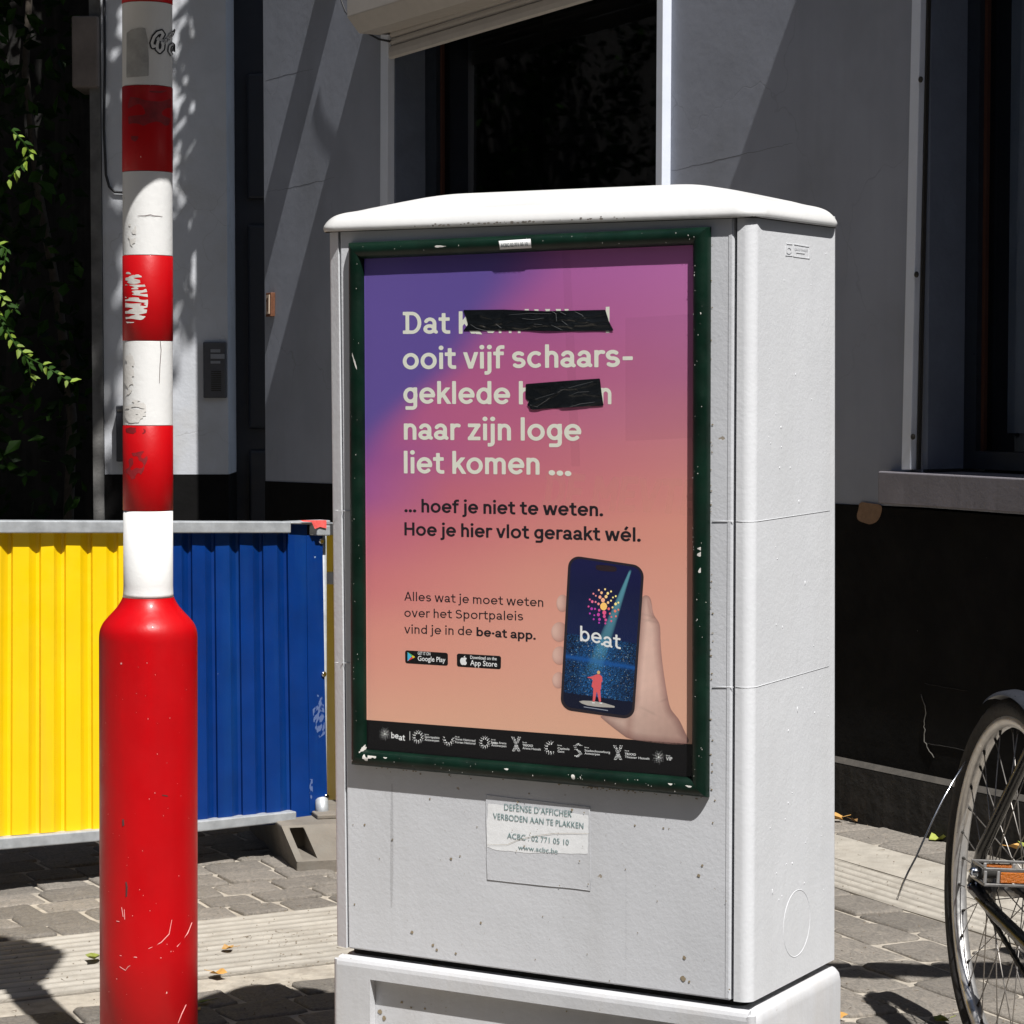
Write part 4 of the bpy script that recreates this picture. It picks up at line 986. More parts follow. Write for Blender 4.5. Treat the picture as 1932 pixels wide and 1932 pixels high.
# unseen leafy branch, added and shaped to dapple the pale pillar
bc = pp(350, 120); dc = Vector((.26, -.56, 1)) * 1.9
def brf(r):
    t = r.uniform(0, 1); c = Vector((bc.x + .03, PY, 1.75 + 1.6 * t)) + dc; w_ = .02 + .11 * t; 
    return (c.x + .10 * t - .04 + r.normal(0, w_) , c.y + r.normal(0, .12), c.z), None
leafcloud(420, brf, .085, [mt['leafdark'], mt['leafmid']], 31).build("dapple_leaves", [mt['leafdark'], mt['leafmid']], tree, kind="stuff")
MB().tube([(-1.5, 9.1, 7.2), (bc.x + dc.x + .1, PY + dc.y, 5.2), (bc.x + dc.x, PY + dc.y, 3.4)], [.02, .012, .005], 6).build("dapple_branch", mt['bark'], tree)

# the pole leans half a degree
pole.rotation_euler.y = .0063; pole.location.x -= .0075
# ---- fallen leaves and litter
leafbase = []
for k in range(4):
    r_ = random.Random(90 + k); n = 9; V = [(0, 0, .004)]
    for i in range(n):
        a = 2 * math.pi * i / n; R_ = (.5 if i % 2 else .34) * r_.uniform(.75, 1.2); V.append((math.cos(a) * R_, math.sin(a) * R_ * .75, r_.uniform(.02, .28)))
    V.append((.75, .1, .05))
    m = MB().add(V, [(0, i + 1, (i + 1) % n + 1) for i in range(n)], sm=False); leafbase.append(m)
def fallen(u, v, size, mat, label, k=0, rot=None, z=.02):
    size *= .85
    c = GROUND.at(u, v, z); R = Matrix.Rotation(rot if rot is not None else random.uniform(0, 6), 4, 'Z') @ Matrix.Rotation(random.uniform(-.3, .3), 4, 'X')
    m = MB(); b = leafbase[k % 4]; m.add([R @ (Vector(x) * size) for x in b.v], b.f)
    m.tube([R @ (Vector((.3, .02, .1)) * size), R @ (Vector((.8, .12, .16)) * size)], size * .018, 5)
    o = m.build("fallen_leaf", mt[mat]); o.location = c; tag(o, label, "leaf", "fallen leaves on the paving"); return o
fallen(430, 1790, .040, 'leafgold', "curled golden leaf on the grooved slab right of the red pole", 0, 0.1)
fallen(412, 1838, .050, 'leafgold', "flat golden leaf nearest the red pole, on the grooved slab", 1, 2.6)
fallen(178, 1810, .055, 'leafgreen', "green leaf partly hidden behind the left side of the red pole", 2, 1)
fallen(383, 1892, .045, 'leafgreen', "narrow green leaf low beside the right side of the red pole", 3, .3)
fallen(372, 1905, .03, 'leafgold', "tiny gold scrap beside the red pole, lowest of them", 1, 2)
fallen(1577, 1546, .075, 'leafgold', "orange leaf by the wall just right of the cabinet", 1, .2)
fallen(1610, 1549, .045, 'leafbrown', "small brown leaf by the wall, second from the cabinet", 0, 2)
fallen(1712, 1561, .075, 'leafgold', "large crumpled golden leaf by the wall behind the loose wire", 2, .5)
fallen(1724, 1566, .06, 'leafgreen', "greenish leaf touching the large golden one by the wall", 3, 2.2)
fallen(1748, 1564, .05, 'leafgreen', "dull green leaf against the wall left of the bicycle wheel", 1, 2.9)
fallen(1772, 1585, .085, 'leafgreen', "flat lime yellow leaf in front of the wall left of the tyre", 0, .0)
fallen(1795, 1594, .035, 'leafgold', "little orange leaf at the edge of the bicycle tyre", 2, 1)
for i, (u, v) in enumerate([(1905, 1592), (1921, 1586), (1918, 1602), (1935, 1598), (1928, 1578)]):
    fallen(u, v, .065, 'leafgreen' if i % 2 else 'leafgold', ["golden leaf at the left of the pile behind the spokes", "green leaf on top of the pile behind the spokes", "golden leaf at the front of the pile behind the spokes", "green leaf at the right of the pile behind the spokes", "golden leaf at the back of the pile behind the spokes"][i], i, i * 1.3, .03 + .01 * i)
fallen(1778, 1975 - 48, .05, 'leafgreen', "yellow green leaf low between cabinet and tyre", 1, .4)
fallen(1582, 1918, .05, 'leafgold', "golden leaf on the shaded stones by the cabinet base", 3, 1.4)
fallen(1523, 1692, .02, 'leafgreen', "small leaf beside the cabinet", 0) if False else None
m = MB(); a = GROUND.at(1619, 1548, .018); m.tube([a, a + Vector((.035, -.004, 0))], .004, 10); tag(m.build("cigarette_end", mt['butt']), "white cigarette end lying by the wall between two leaves", "cigarette end")
# grit, twigs and seeds lying on the paving: too many to count
rl = random.Random(77); m = MB()
for i in range(900):
    if i % 2: u, v = rl.uniform(-40, 700), rl.uniform(1600, 1990)
    else: u, v = rl.uniform(1560, 2000), rl.uniform(1555, 1990)
    if rl.random() < .12: u, v = rl.gauss(560, 90), rl.gauss(1780, 22)
    c = GROUND.at(u, v, .0165); d = rl.uniform(.0008, .003); a = rl.uniform(0, 3.14)
    if rl.random() < .25: e = Vector((math.cos(a), math.sin(a), 0)) * d * 4; m.add([c - e, c + e, c + e * .9 + Vector((0, 0, d * .8))], [(0, 1, 2)])
    else: m.add([c + Vector((d * math.cos(a + k * 2.1), d * math.sin(a + k * 2.1), 0)) for k in range(3)] + [c + Vector((0, 0, d))], [(0, 1, 3), (1, 2, 3), (2, 0, 3)])
tag(m.build("paving_litter", M("grit", (.15, .12, .085), .9, .4, 300), kind="stuff"), "grit and tiny twigs scattered over the setts and slabs", "litter")
# unseen board on a post, added to cast a shadow band on the paving
ds_ = thing("shadow_board", (1.75, 4.16, 0), "added white board on a post, unseen at the right, casting a shadow band", "shadow board")
MB().tube([(1.75, 4.16, 0), (1.75, 4.16, 2.5)], .03, 16).build("shadow_board_post", mt['galv'], ds_)
MB().box((1.02, 4.09, 2.14), (.78, 0, 0), (0, .03, 0), (0, 0, .20)).build("shadow_panel", mt['white'], ds_, bevel=.006)
# ================================================================== STREET CABINET
E1 = Vector((.866, -.5, 0)); E2 = Vector((.5, .866, 0)); NF = -E2
CK = Vector((.359, 3.726, 0))                # front right corner (both faces extended)
FPn = Pl(CK, NF)
SPn = Pl(CK, E1)
def fs(u, v): h = FPn.at(u, v); return (h - CK).dot(E1), h.z
def cp(s_, d, z): return CK + E1 * s_ + E2 * d + Vector((0, 0, z))
D = .311
Wb = -fs(629, 1700)[0]; Wt_ = -fs(615, 460)[0]; WL = -fs(611, 460)[0]; WPl_ = -fs(638, 1700)[0]
zT = fs(1400, 413)[1]; zB = fs(1400, 1893)[1]; zBl = fs(660, 1788)[1]; zB = (zB + zBl) / 2
cab = thing("street_cabinet", cp(-.38, .15, 0), "light grey roadside utility cabinet with white domed lid and poster frame on its door", "utility cabinet")
def foot(s0, s1, d0, d1, z, r=.016, n=5, ins=0):
    s0 += ins; s1 -= ins; d0 += ins; d1 -= ins; r = max(r - ins, .002); P = []
    for (cx, cy, a) in ((s1 - r, d0 + r, -90), (s1 - r, d1 - r, 0), (s0 + r, d1 - r, 90), (s0 + r, d0 + r, 180)):
        for k in range(n + 1): an = math.radians(a + 90 * k / n); P.append(cp(cx + r * math.cos(an), cy + r * math.sin(an), z))
    return P
gL = fs(641.5, 1100)[0]; gR = fs(1388, 1100)[0]
# shell with the channel behind the door left open
gLt = fs(637.5, 460)[0]; gLb = fs(653.5, 1775)[0]
def shell_loop(z, W, dx=0):
    D = .323 if W == Wt_ else .342; g0 = gLt if W == Wt_ else gLb; g1_ = gR; r = .017; P = []
    def a(cx, cy, s0, s1, n=12):
        for k in range(n + 1): an = math.radians(s0 + (s1 - s0) * k / n); P.append(cp(cx + r * math.cos(an), cy + r * math.sin(an), z))
    P += [cp(g1_ + .0, .022, z), cp(g1_, .0, z)]
    a(-r, r, -90, 0); a(-r, D - r, 0, 90); a(-W + r, D - r, 90, 180); P += [cp(-W, .03, z), cp(-W, .0125, z), cp(-W + .0008, .0100, z), cp(-W + .0025, .0082, z), cp(-W + .0050, .0070, z)]
    P += [cp(g0, .0, z), cp(g0, .022, z)]
    return P
m = MB(); m.loft([shell_loop(zB, Wb), shell_loop(zT + .02, Wt_)], sm=False)
shell = m.build("shell", mt['cabside'], cab)
for p in shell.data.polygons: p.use_smooth = False
# door
def door_loop(d):
    dw = Wt_ - Wb
    return [cp(gLb + .0035, d, zB), cp(gR - .0060, d, zB), cp(gR - .0060, d, zT + .015), cp(gLt + .0035, d, zT + .015)]
m = MB(); m.prism(door_loop(.018), NF * .0175); door = m.build("door", mt['cab'], cab, bevel=.0025)
# slightly raised outer stile of the door (vertical fold)
f1 = fs(1372, 1100)[0]
m = MB(); m.box(cp(f1, .0003, zB + .003), E1 * (gR - .0085 - f1), NF * .0006, Z * (zT - zB + .005)); m.build("door_edge_fold", mt['cab'], door, bevel=.0012)
# raised seams running round the body
for vl, vr in ((963, 983), (1250, 1296)):
    for (ua, ub, va, vb_) in ((631, 638, vl, vl), (644, 660, vl + .8, vl + 1.2), (1344, 1384, vr, vr + .6)):
        MB().tube([FPn.at(ua, va, .0005), FPn.at(ub, vb_, .0002)], .0005, 8).build("raised_seam", mt['cabside'], cab)
    z_ = FPn.at(1400, vr + 1).z; MB().tube([cp(gR + .001, -.0002, z_)] + [cp(-.017 + .0172 * math.sin(a), .017 - .0172 * math.cos(a), z_) for a in [math.pi / 2 * k / 6 for k in range(7)]] + [cp(.0001, D - .015, z_ + .003)], .0005, 8).build("raised_seam", mt['cabside'], cab)
# faint vertical seam on the side
if False: MB().tube([cp(.0002, .075, zB + .02), cp(.0002, .075, zT - .6)], .00025, 6).build("vertical_seam", mt['cabside'], cab)
# lid
lid = MB(); ov = .010
lz = zT + .002
pro = [(-.012, .0), (ov - .003, .0), (ov, .0025), (ov + .0005, .008), (ov - .004, .017), (ov - .012, .0255), (ov - .024, .031), (ov - .040, .0347), (ov - .056, .0395), (ov - .074, .0460), (ov - .092, .0525), (ov - .110, .0585), (ov - .130, .0630), (ov - .150, .0648)]
def lloop(o_, h):
    o2 = o_ if o_ > -.045 else -.045 + (o_ + .045) * 1.55
    return foot(-WL - o2, o2, -o_, D + o_, lz + h, r=max(.02, .034 + max(o_, -.06) * .2), n=8)
lid.loft([lloop(a, b) for a, b in catm(pro, 3)], cap0=False)
lid.build("lid", mt['lid'], cab)
lu = MB(); lu.loft([foot(-WL - .002, .004, -.004, D + .004, lz - .001), foot(-WL - .002, .004, -.004, D + .004, lz + .004)]); lu.build("lid_underside", mt['gap'], cab)
# grime spots on the lid's lower edge: follow the lid lip
rs = random.Random(8); m = MB()
LPn = Pl(cp(0, -ov - .0012, 0), NF)
for i in range(300):
    c_ = rs.choice([820, 860, 900, 960, 985, 1100, 1130]) + rs.gauss(0, 22); base = 441 - (c_ - 612) * .0365
    v = base - 3 - abs(rs.gauss(0, 3.2)); d = rs.uniform(.0006, .0021); c = LPn.at(c_, v)
    if c.z < lz + .003: continue
    m.add([c + E1 * d * rs.uniform(.8, 2.2) * math.cos(a) + Z * d * math.sin(a) * .8 + NF * .0004 for a in [k * math.pi / 3 for k in range(6)]], [(0, 1, 2, 3, 4, 5)])
m.build("lid_grime_specks", mt['liddirt'], cab, kind="stuff")
# neck and plinth
MB().loft([foot(-Wb + .02, -.02, .02, D - .02, zB - .06), foot(-Wb + .02, -.02, .02, D - .02, zB + .001)]).build("neck", mt['gap'], cab)
zp = fs(1420, 1909)[1]; po = .010
pl0 = [(0, -.0), (0, 0)]
m = MB()
ploops = []
for o_, z in ((po, 0.0), (po, zp - .022), (po - .002, zp - .010), (po - .007, zp - .002), (po - .014, zp)): ploops.append(foot(-WPl_ - o_ + .004, o_, -o_, D + .028 + o_, z, r=.022))
# front face is carried by a separate panel so the shell sits 14 mm behind it
ploops2 = []
for o_, z in ((po, 0.0), (po, zp - .022), (po - .002, zp - .010), (po - .007, zp - .002), (po - .014, zp)): ploops2.append(foot(-WPl_ - o_ + .004, o_, -o_ + .016, D + .028 + o_, z, r=.022))
m.loft(ploops2, cap0=False); m.build("plinth_core", mt['plinth'], cab)
PLn = Pl(cp(0, -po, 0), NF)
def ps(u, v): h = PLn.at(u, v); return (h - CK).dot(E1), h.z
ax, az = ps(698, 1864); az2 = ps(1391, 1931)[1]; az = az2 * .5 + az * .5
bxr = -.055
def panel(mb_, s0, s1, z0, z1, d0=-po, d1=-po + .0155): mb_.box(cp(s0, d1, z0), E1 * (s1 - s0), NF * (d1 - d0), Z * (z1 - z0))
fr = MB()
sl0_, sr0_ = -WPl_ - po + .004, po
# frame ring around the recessed field, with rounded outer top edge
prof_t = [(-po + .0155, az), (-po, az), (-po, zp - .014), (-po + .0012, zp - .008), (-po + .004, zp - .003), (-po + .008, zp - .0005), (-po + .0155, zp + .0005)]
fr.loft([[cp(s_, d_, z_) for d_, z_ in prof_t] for s_ in (sl0_ + .010, sr0_ - .010)][::-1], sm=False)
panel(fr, sl0_ + .010, ax, 0, az); panel(fr, bxr, sr0_ - .010, 0, az)
fr.build("plinth_frame", mt['plinth'], cab)
MB().loft([[cp(sl0_ + .010 - .010 * math.sin(a), -po + .0105 * (1 - math.cos(a)) , z) for a in [math.pi / 2 * k / 6 for k in range(7)]] + [cp(sl0_ + .010, -po + .0155, z)] for z in (0, zp - .006)], sm=False).build("plinth_corner", mt['plinth'], cab)
MB().loft([[cp(sr0_ - .010 + .010 * math.sin(a), -po + .0105 * (1 - math.cos(a)), z) for a in [math.pi / 2 * k / 6 for k in range(7)]][::-1] + [cp(sr0_ - .010, -po + .0155, z)] for z in (0, zp - .006)], sm=False).build("plinth_corner", mt['plinth'], cab)
# embossed maker's plate and ring on the side
m = MB()
def srect(mb_, u0, v0, u1, v1, uu1, vv1, uu0, vv0, dep): P = [SPn.at(u, v, 0) for u, v in ((u0, v0), (u1, v1), (uu1, vv1), (uu0, vv0))]; mb_.prism([p - E1 * .001 for p in P], E1 * (dep + .001))
for q in ((1482, 459, 1495, 460, 1495, 461.5, 1482, 460.5), (1482, 481, 1495, 482, 1495, 483.5, 1482, 482.5), (1482, 459, 1483.5, 459, 1483.5, 483, 1482, 483), (1497, 460, 1527, 465, 1527, 466.5, 1497, 461.5), (1497, 483, 1527, 487, 1527, 488.5, 1497, 484.5), (1526, 465, 1527.5, 465, 1527.5, 488, 1526, 488), (1496, 460, 1497.5, 460, 1497.5, 484, 1496, 484), (1502, 475, 1518, 477, 1518, 479, 1502, 477)):
    srect(m, *q, .0007)
plq = m.build("makers_plate", mt['cabside'], cab)
QS = Quad([(1482, 459), (1528, 465), (1528, 488), (1482, 483)])
V, Fc = bfont("GROOTHAERT", .02); put_text("embossed_lettering", SPn, QS, V, Fc, V[:, 0].max(), (1500, 471), (1525, 474), 7.5, mt['cabside'], plq, .0009)
shape("embossed_crown", SPn, lambda X, Y: np.abs(np.hypot(X - 1489, (Y - 472) * .8) - 4.5) - 1.2, (1480, 460, 1498, 485), .6, mt['cabside'], plq, .0008)
cc = SPn.at(1503.5, 1742); rr_ = (SPn.at(1503, 1680) - SPn.at(1503, 1804)).length / 2
MB().tube([cc + E2 * rr_ * math.cos(a) + Z * rr_ * math.sin(a) - E1 * .0004 for a in [2 * math.pi * k / 64 for k in range(64)]], .0009, 8, closed=True).build("raised_ring", mt['cabside'], cab)
MB().box(SPn.at(1423, 1683) + E1 * -.018 + NF * .0 + Vector((0, 0, 0)), E2 * .001, E1 * .001, Z * .002).build("blue_mark", mt['blue'], cab) if False else None
# paint runs (orange peel drips) on the side
rs = random.Random(12); m = MB()
for i in range(46):
    u = rs.uniform(1450, 1565); v = rs.uniform(470, 1800); c = SPn.at(u, v); L = rs.uniform(.001, .004) * (3 if rs.random() < .15 else 1)
    m.tube([c, c + Z * L * .5 + E2 * rs.uniform(-.002, .002), c + Z * L], [rs.uniform(.0003, .0008)] * 3, 6)
m.build("paint_drips", mt['cabside'], cab, kind="stuff")
# rust specks and chips, placed as photographed
spots = [(811, 1507, 3), (688, 1556, 4), (666, 1556, 2), (740, 1584, 4), (716, 1620, 2), (851, 1620, 5), (868, 1615, 3), (669, 1706, 3), (777, 1759, 6), (817, 1783, 5), (828, 1734, 0), (824, 1832 - 40, 5), (860, 1799, 4), (907, 1741, 4), (1024, 1729, 2), (1291, 1807, 6), (1289, 1846, 9), (1318, 1652, 5), (1325, 1633, 4), (1349, 1510, 3), (1345, 1552, 3), (1252, 1562, 3), (1262, 1563, 2), (1198, 1557, 3), (1300, 1852, 4), (1376, 1867, 3), (1370, 1700, 2), (1108, 1800, 2), (951, 1660, 2), (1180, 1640, 2), (1240, 1700, 2), (1203, 1760, 2), (1066, 1500, 2), (1055, 1480, 3), (998, 1497, 3), (900, 1560, 2), (1150, 1850, 2), (1010, 1840 - 30, 2)]
rs = random.Random(3); m = MB()
for (u, v, r_) in spots + [(rs.uniform(660, 1380), rs.uniform(1520, 1860), rs.uniform(.5, 1.2)) for _ in range(50)]:
    if r_ <= 0: continue
    c = FPn.at(u, v, .0003 if u < 1370 else .0018)
    if c.z < zB + .004: continue
    k = r_ * .62 / FP * 3.9; n = 9; m.add([c + E1 * k * math.cos(6.283 * i / n) * rs.uniform(.7, 1.25) + Z * k * math.sin(6.283 * i / n) * rs.uniform(.6, 1.2) for i in range(n)], [tuple(range(n))])
m.build("rust_specks", mt['rust'], cab, kind="stuff")
m = MB()
for (u, v, r_) in [(707, 1893 + 20, 9), (715, 1925, 8), (766, 1905, 4), (792, 1907, 4), (748, 1895, 5), (690, 1900, 3), (832, 1935 - 30, 2), (1060, 1912, 3), (1240, 1930, 3)] + [(rs.uniform(650, 1380), rs.uniform(1800, 1930), rs.uniform(.6, 1.6)) for _ in range(60)]:
    pl = PLn if True else None; c = PLn.at(u, v, .0003); s_ = (c - CK).dot(E1)
    if c.z > az and c.z < zp - .024: pass
    elif c.z <= az and s_ > ax + .004: c = c + E2 * .0155
    else: continue
    k = r_ * .6 / FP * 3.9; n = 9; m.add([c + E1 * k * math.cos(6.283 * i / n) * rs.uniform(.7, 1.25) + Z * k * math.sin(6.283 * i / n) * rs.uniform(.6, 1.2) for i in range(n)], [tuple(range(n))])
m.build("rust_specks", mt['rust'], cab, kind="stuff")

# ================================================================== POSTER FRAME
frm = thing("advertising_display", FPn.at(1000, 1500), "dark green chipped metal poster frame bolted on the cabinet door", "advertising display")
FQ_out = [(662.5, 458), (1342, 428), (1339, 1504), (668, 1442)]
FQ_in = [(690, 489), (1311, 463), (1309, 1466), (695, 1413)]
def mitred(k, nm):
    A0_, A1_ = FQ_out[k], FQ_out[(k + 1) % 4]; B0_, B1_ = FQ_in[k], FQ_in[(k + 1) % 4]
    a0, a1 = FPn.at(*A0_), FPn.at(*A1_); b0, b1 = FPn.at(*B0_), FPn.at(*B1_); loops = []
    n = 14; segs = 40
    for j in range(segs + 1):
        f = j / segs; a = a0.lerp(a1, f); b = b0.lerp(b1, f); L = []
        for i in range(n + 1):
            an = math.pi * i / n; w = (1 - math.cos(an)) / 2; h = .0175 * math.sin(an) ** .8 if 0 < i < n else 0
            L.append(a.lerp(b, w) + NF * (h * (1 + .003 * math.sin(j * .7 + k)) + .0003))
        loops.append(L)
    m = MB(); m.loft(loops, closed=False, cap0=False, cap1=False)
    return m.build(nm, mt['green'], frm)
for k in range(4): mitred(k, "rail")
def tube_hit(u, v, lift=.0005):      # point on the rounded rail surface near a pixel
    for k in range(4):
        pass
    return FPn.at(u, v, .0178 + lift)
class RailSurf:
    """half-round rails as a surface"""
    def hit(s, U, V, off=0.0):
        U = np.asarray(U, float); V = np.asarray(V, float); out = []
        for u, v in zip(U.ravel(), V.ravel()):
            h = .010
            for _ in range(6):
                p = FPn.at(u, v, h); uu, vv = proj(p - NF * 0 - NF * h); best = None
                q = np.array([uu, vv]); dd = 99
                # position across the nearest rail
                for k in range(4):
                    ma = (np.array(FQ_out[k]) + np.array(FQ_in[k])) / 2; mb2 = (np.array(FQ_out[(k + 1) % 4]) + np.array(FQ_in[(k + 1) % 4])) / 2
                    e = mb2 - ma; t = np.clip((q - ma) @ e / (e @ e), 0, 1); dv = np.linalg.norm(q - ma - e * t); hw_ = 14 + (1.5 if k in (0, 2) else 0)
                    if dv < dd: dd = dv; hh = .0175 * math.sqrt(max(0, 1 - (dv / hw_) ** 2))
                h = .5 * h + .5 * hh
            out.append(FPn.at(u, v, h + .0006 + off))
        return np.array([tuple(o) for o in out]).reshape(U.shape + (3,))
RS = RailSurf()
# corner chips where primer shows
blot(RS, [(690, 1404), (688, 1410), (694, 1409), (692, 1415), (684, 1417), (676, 1421), (680, 1413)], mt['chip'], frm, "paint_chip", .25, .4, .4, 4, 0.0, .8)
blot(RS, [(697, 1415), (724, 1419), (716, 1426), (708, 1430), (700, 1436), (687, 1436), (681, 1430), (688, 1421)], mt['chip'], frm, "paint_chip", .35, .3, .3, 6, 0.0, .8)
for c in ([(725, 1425), (731, 1424), (732, 1429), (726, 1432), (722, 1428)], [(1293, 1474), (1303, 1478), (1306, 1486), (1296, 1484), (1288, 1478)], [(1262, 1472), (1270, 1474), (1266, 1482), (1259, 1478)], [(1078, 1462), (1083, 1462), (1084, 1471), (1079, 1470)], [(1093, 1464), (1097, 1465), (1096, 1473)], [(820, 464), (846, 463), (840, 466), (822, 467)], [(958, 462), (965, 458), (960, 468)], [(1122, 443), (1134, 443), (1130, 447), (1122, 446)], [(1314, 1046), (1325, 1040), (1332, 1044), (1322, 1050)], [(1312, 1035), (1326, 1030), (1334, 1033), (1324, 1039)], [(1320, 1072), (1330, 1070), (1322, 1082), (1316, 1080)], [(1320, 588), (1324, 590), (1322, 596)], [(1326, 512), (1329, 514), (1327, 520)], [(660, 655), (666, 668), (672, 690), (674, 700), (670, 690), (664, 672)], [(946, 1449), (960, 1450), (956, 1454)]):
    blot(RS, c, mt['chip'], frm, "paint_chip", 9, .3, .3, 1, 0.0, .8)
rs = random.Random(21); m = MB()
for i in range(110):
    k = rs.randrange(4); f = rs.random(); w = rs.uniform(.2, .85)
    a = [(np.array(FQ_out[j]) * (1 - w) + np.array(FQ_in[j]) * w) for j in (k, (k + 1) % 4)]; p2 = a[0] + (a[1] - a[0]) * f
    h = .0175 * math.sin(math.acos(max(-1, min(1, 1 - 2 * w)))) ** .8; c = FPn.at(p2[0], p2[1]) + NF * (h + .0008); d = rs.uniform(.0003, .0009)
    m.add([c + E1 * d * math.cos(a_) * rs.uniform(.4, 1.2) + Z * d * math.sin(a_) * rs.uniform(.4, 2.0) for a_ in [q * math.pi / 3 for q in range(6)]], [(0, 1, 2, 3, 4, 5)])
m.build("enamel_chips", mt['chip'], frm, kind="stuff")
m = MB(); rs = random.Random(2)
for i in range(120):      # dirt under the lower rail and beside the right one
    if rs.random() < .65: u = 1100 + abs(rs.gauss(0, 90)) if rs.random() < .6 else rs.uniform(670, 1330); v = 1440 + (u - 669) * .0915 + 3 + abs(rs.gauss(0, 2.6))
    else: u = 1341 + abs(rs.gauss(0, 1.8)); v = rs.uniform(440, 1495)
    c = FPn.at(u, v, .0003); d = rs.uniform(.0004, .0013); m.add([c + E1 * d * 1.6 * math.cos(a_) + Z * d * math.sin(a_) for a_ in [q * math.pi / 3 for q in range(6)]], [(0, 1, 2, 3, 4, 5)])
m.build("dirt_specks", mt['rust'], frm, kind="stuff")
# phone-number label stuck on the top rail
lb = [(941, 454.5), (1001, 450.5), (1003, 472), (944, 475)]
QL = Quad(lb); Lg = MB(); nn_ = 8; P = []
for j in range(nn_ + 1):
    for i in range(nn_ + 1):
        uv = QL.fwd([(i / nn_, j / nn_)])[0]; P.append(uv)
P = np.array(P); Ff = [(j * (nn_ + 1) + i, j * (nn_ + 1) + i + 1, (j + 1) * (nn_ + 1) + i + 1, (j + 1) * (nn_ + 1) + i) for j in range(nn_) for i in range(nn_)]
lab = printed("label_sticker", RS, P, Ff, M("label_paper", (.74, .74, .73), .6), None, .0008)
tag(lab, "small white phone number label stuck on the top rail of the green frame", "sticker")
V, Fc = bfont("ACBC 02 771 05 10", .012); put_text("lettering", RS, QL, V, Fc, V[:, 0].max(), (945.5, 466.5), (996, 463.5), 9.5, ink("label_ink", 70, 80, 84), lab, .0016)

# ================================================================== POSTER
PC4 = [(688, 489), (1309, 462), (1309, 1467), (694, 1414)]
PF = Pl(CK + NF * .004, NF); PFREF[0] = PF; QP = Quad(PC4)
poster = thing("poster", PF.at(1000, 1440), "purple to orange poster behind glass with white Dutch headline and a hand holding a phone", "poster")
nx, ny = 40, 60; gx, gy = np.meshgrid(np.linspace(-.004, 1.004, nx + 1), np.linspace(-.004, 1.004, ny + 1)); UV = QP.fwd(np.c_[gx.ravel(), gy.ravel()])
rowsv = [490, 600, 700, 780, 860, 930, 1000, 1100, 1200, 1420]; colsu = [690, 845, 1000, 1155, 1310]
tab = np.array([
 [(136, 76, 146), (146, 80, 146), (156, 86, 148), (166, 94, 152), (174, 102, 156)],
 [(150, 78, 138), (152, 80, 136), (156, 84, 136), (166, 92, 140), (172, 102, 147)],
 [(162, 82, 130), (164, 84, 128), (166, 86, 128), (170, 94, 130), (172, 103, 137)],
 [(160, 80, 130), (170, 88, 126), (174, 92, 124), (176, 104, 128), (180, 111, 128)],
 [(140, 76, 136), (168, 88, 126), (180, 100, 119), (186, 112, 121), (190, 122, 124)],
 [(152, 82, 138), (180, 98, 116), (188, 108, 115), (192, 118, 118), (198, 130, 122)],
 [(178, 95, 121), (188, 108, 115), (196, 122, 118), (200, 132, 120), (204, 140, 124)],
 [(192, 112, 116), (198, 126, 120), (202, 138, 124), (204, 143, 127), (206, 148, 130)],
 [(202, 134, 122), (203, 140, 124), (205, 146, 129), (206, 151, 132), (206, 154, 134)],
 [(206, 160, 135)] * 5], float)
tab = np.vectorize(lin)(tab)
bluec = np.array([lin(90), lin(73), lin(140)])
def grad(U, V):
    c = grad0(U, V); ub = np.interp(V, [490, 540, 614, 687, 760, 830, 900], [1010, 975, 910, 860, 775, 708, 640]); w = np.interp(V, [490, 614, 760, 900], [95, 62, 52, 60])
    t = np.clip((U - ub) / (2 * w) + .5, 0, 1)[:, None]; t = t * t * (3 - 2 * t); return (bluec / KF) * (1 - t) + c * t
def grad0(U, V):
    fi = np.interp(V, rowsv, range(len(rowsv))); fj = np.interp(U, colsu, range(5)); i0 = np.minimum(fi.astype(int), len(rowsv) - 2); j0 = np.minimum(fj.astype(int), 3)
    a = (fi - i0)[:, None]; b = (fj - j0)[:, None]; a = a * a * (3 - 2 * a) * .5 + a * .5
    return ((tab[i0, j0] * (1 - b) + tab[i0, j0 + 1] * b) * (1 - a) + (tab[i0 + 1, j0] * (1 - b) + tab[i0 + 1, j0 + 1] * b) * a) / KF
Fg = [(j * (nx + 1) + i, j * (nx + 1) + i + 1, (j + 1) * (nx + 1) + i + 1, (j + 1) * (nx + 1) + i) for j in range(ny) for i in range(nx)]
printed("paper", PF, UV, Fg, inkv("poster_paper"), poster, 0.0, cols=grad(UV[:, 0], UV[:, 1]))
cream = ink("cream_print", 205, 205, 192); inkk = ink("black_print", 30, 26, 30); blk = ink("deep_black_print", 12, 11, 13)
# faint lettering of an older poster showing through
gh = inkt("ghost_print", 205, 170, 150, .10)
for txt, p0, p1, xh in (("DE MEVTE", (1020, 955), (1330, 970), 46),):
    V, Fc, W = textmesh(txt, .3); k = V[:, 0] / W < .93; put_text("ghost_lettering", PF, QP, V, Fc, W, p0, (1318, 972), xh, gh, poster, .0002, slant=.18)
for q in ([(1180, 600), (1309, 592), (1309, 826), (1180, 832)], [(1060, 470), (1075, 470), (1095, 880), (1078, 880)]):
    poly("ghost_patch", PF, q, inkt("ghost_patch_ink", 120, 70, 90, .045), poster, .0002)
def line(txt, u0, u1, v0, v1, xh, w, mat, nm="headline_text", off=.0006):
    V, Fc, W = textmesh(txt, w); x0 = V[:, 0].min(); x1 = V[:, 0].max(); V = V - [x0, 0]
    return put_text(nm, PF, QP, V, Fc, x1 - x0, (u0, v0), (u1, v1), xh, mat, poster, off)
line("Dat K", 760, 897, 630, 629.5, 30.6, .21, cream)
V_, F_, W_ = textmesh("oen Waud", .225) if False else (None, None, None)
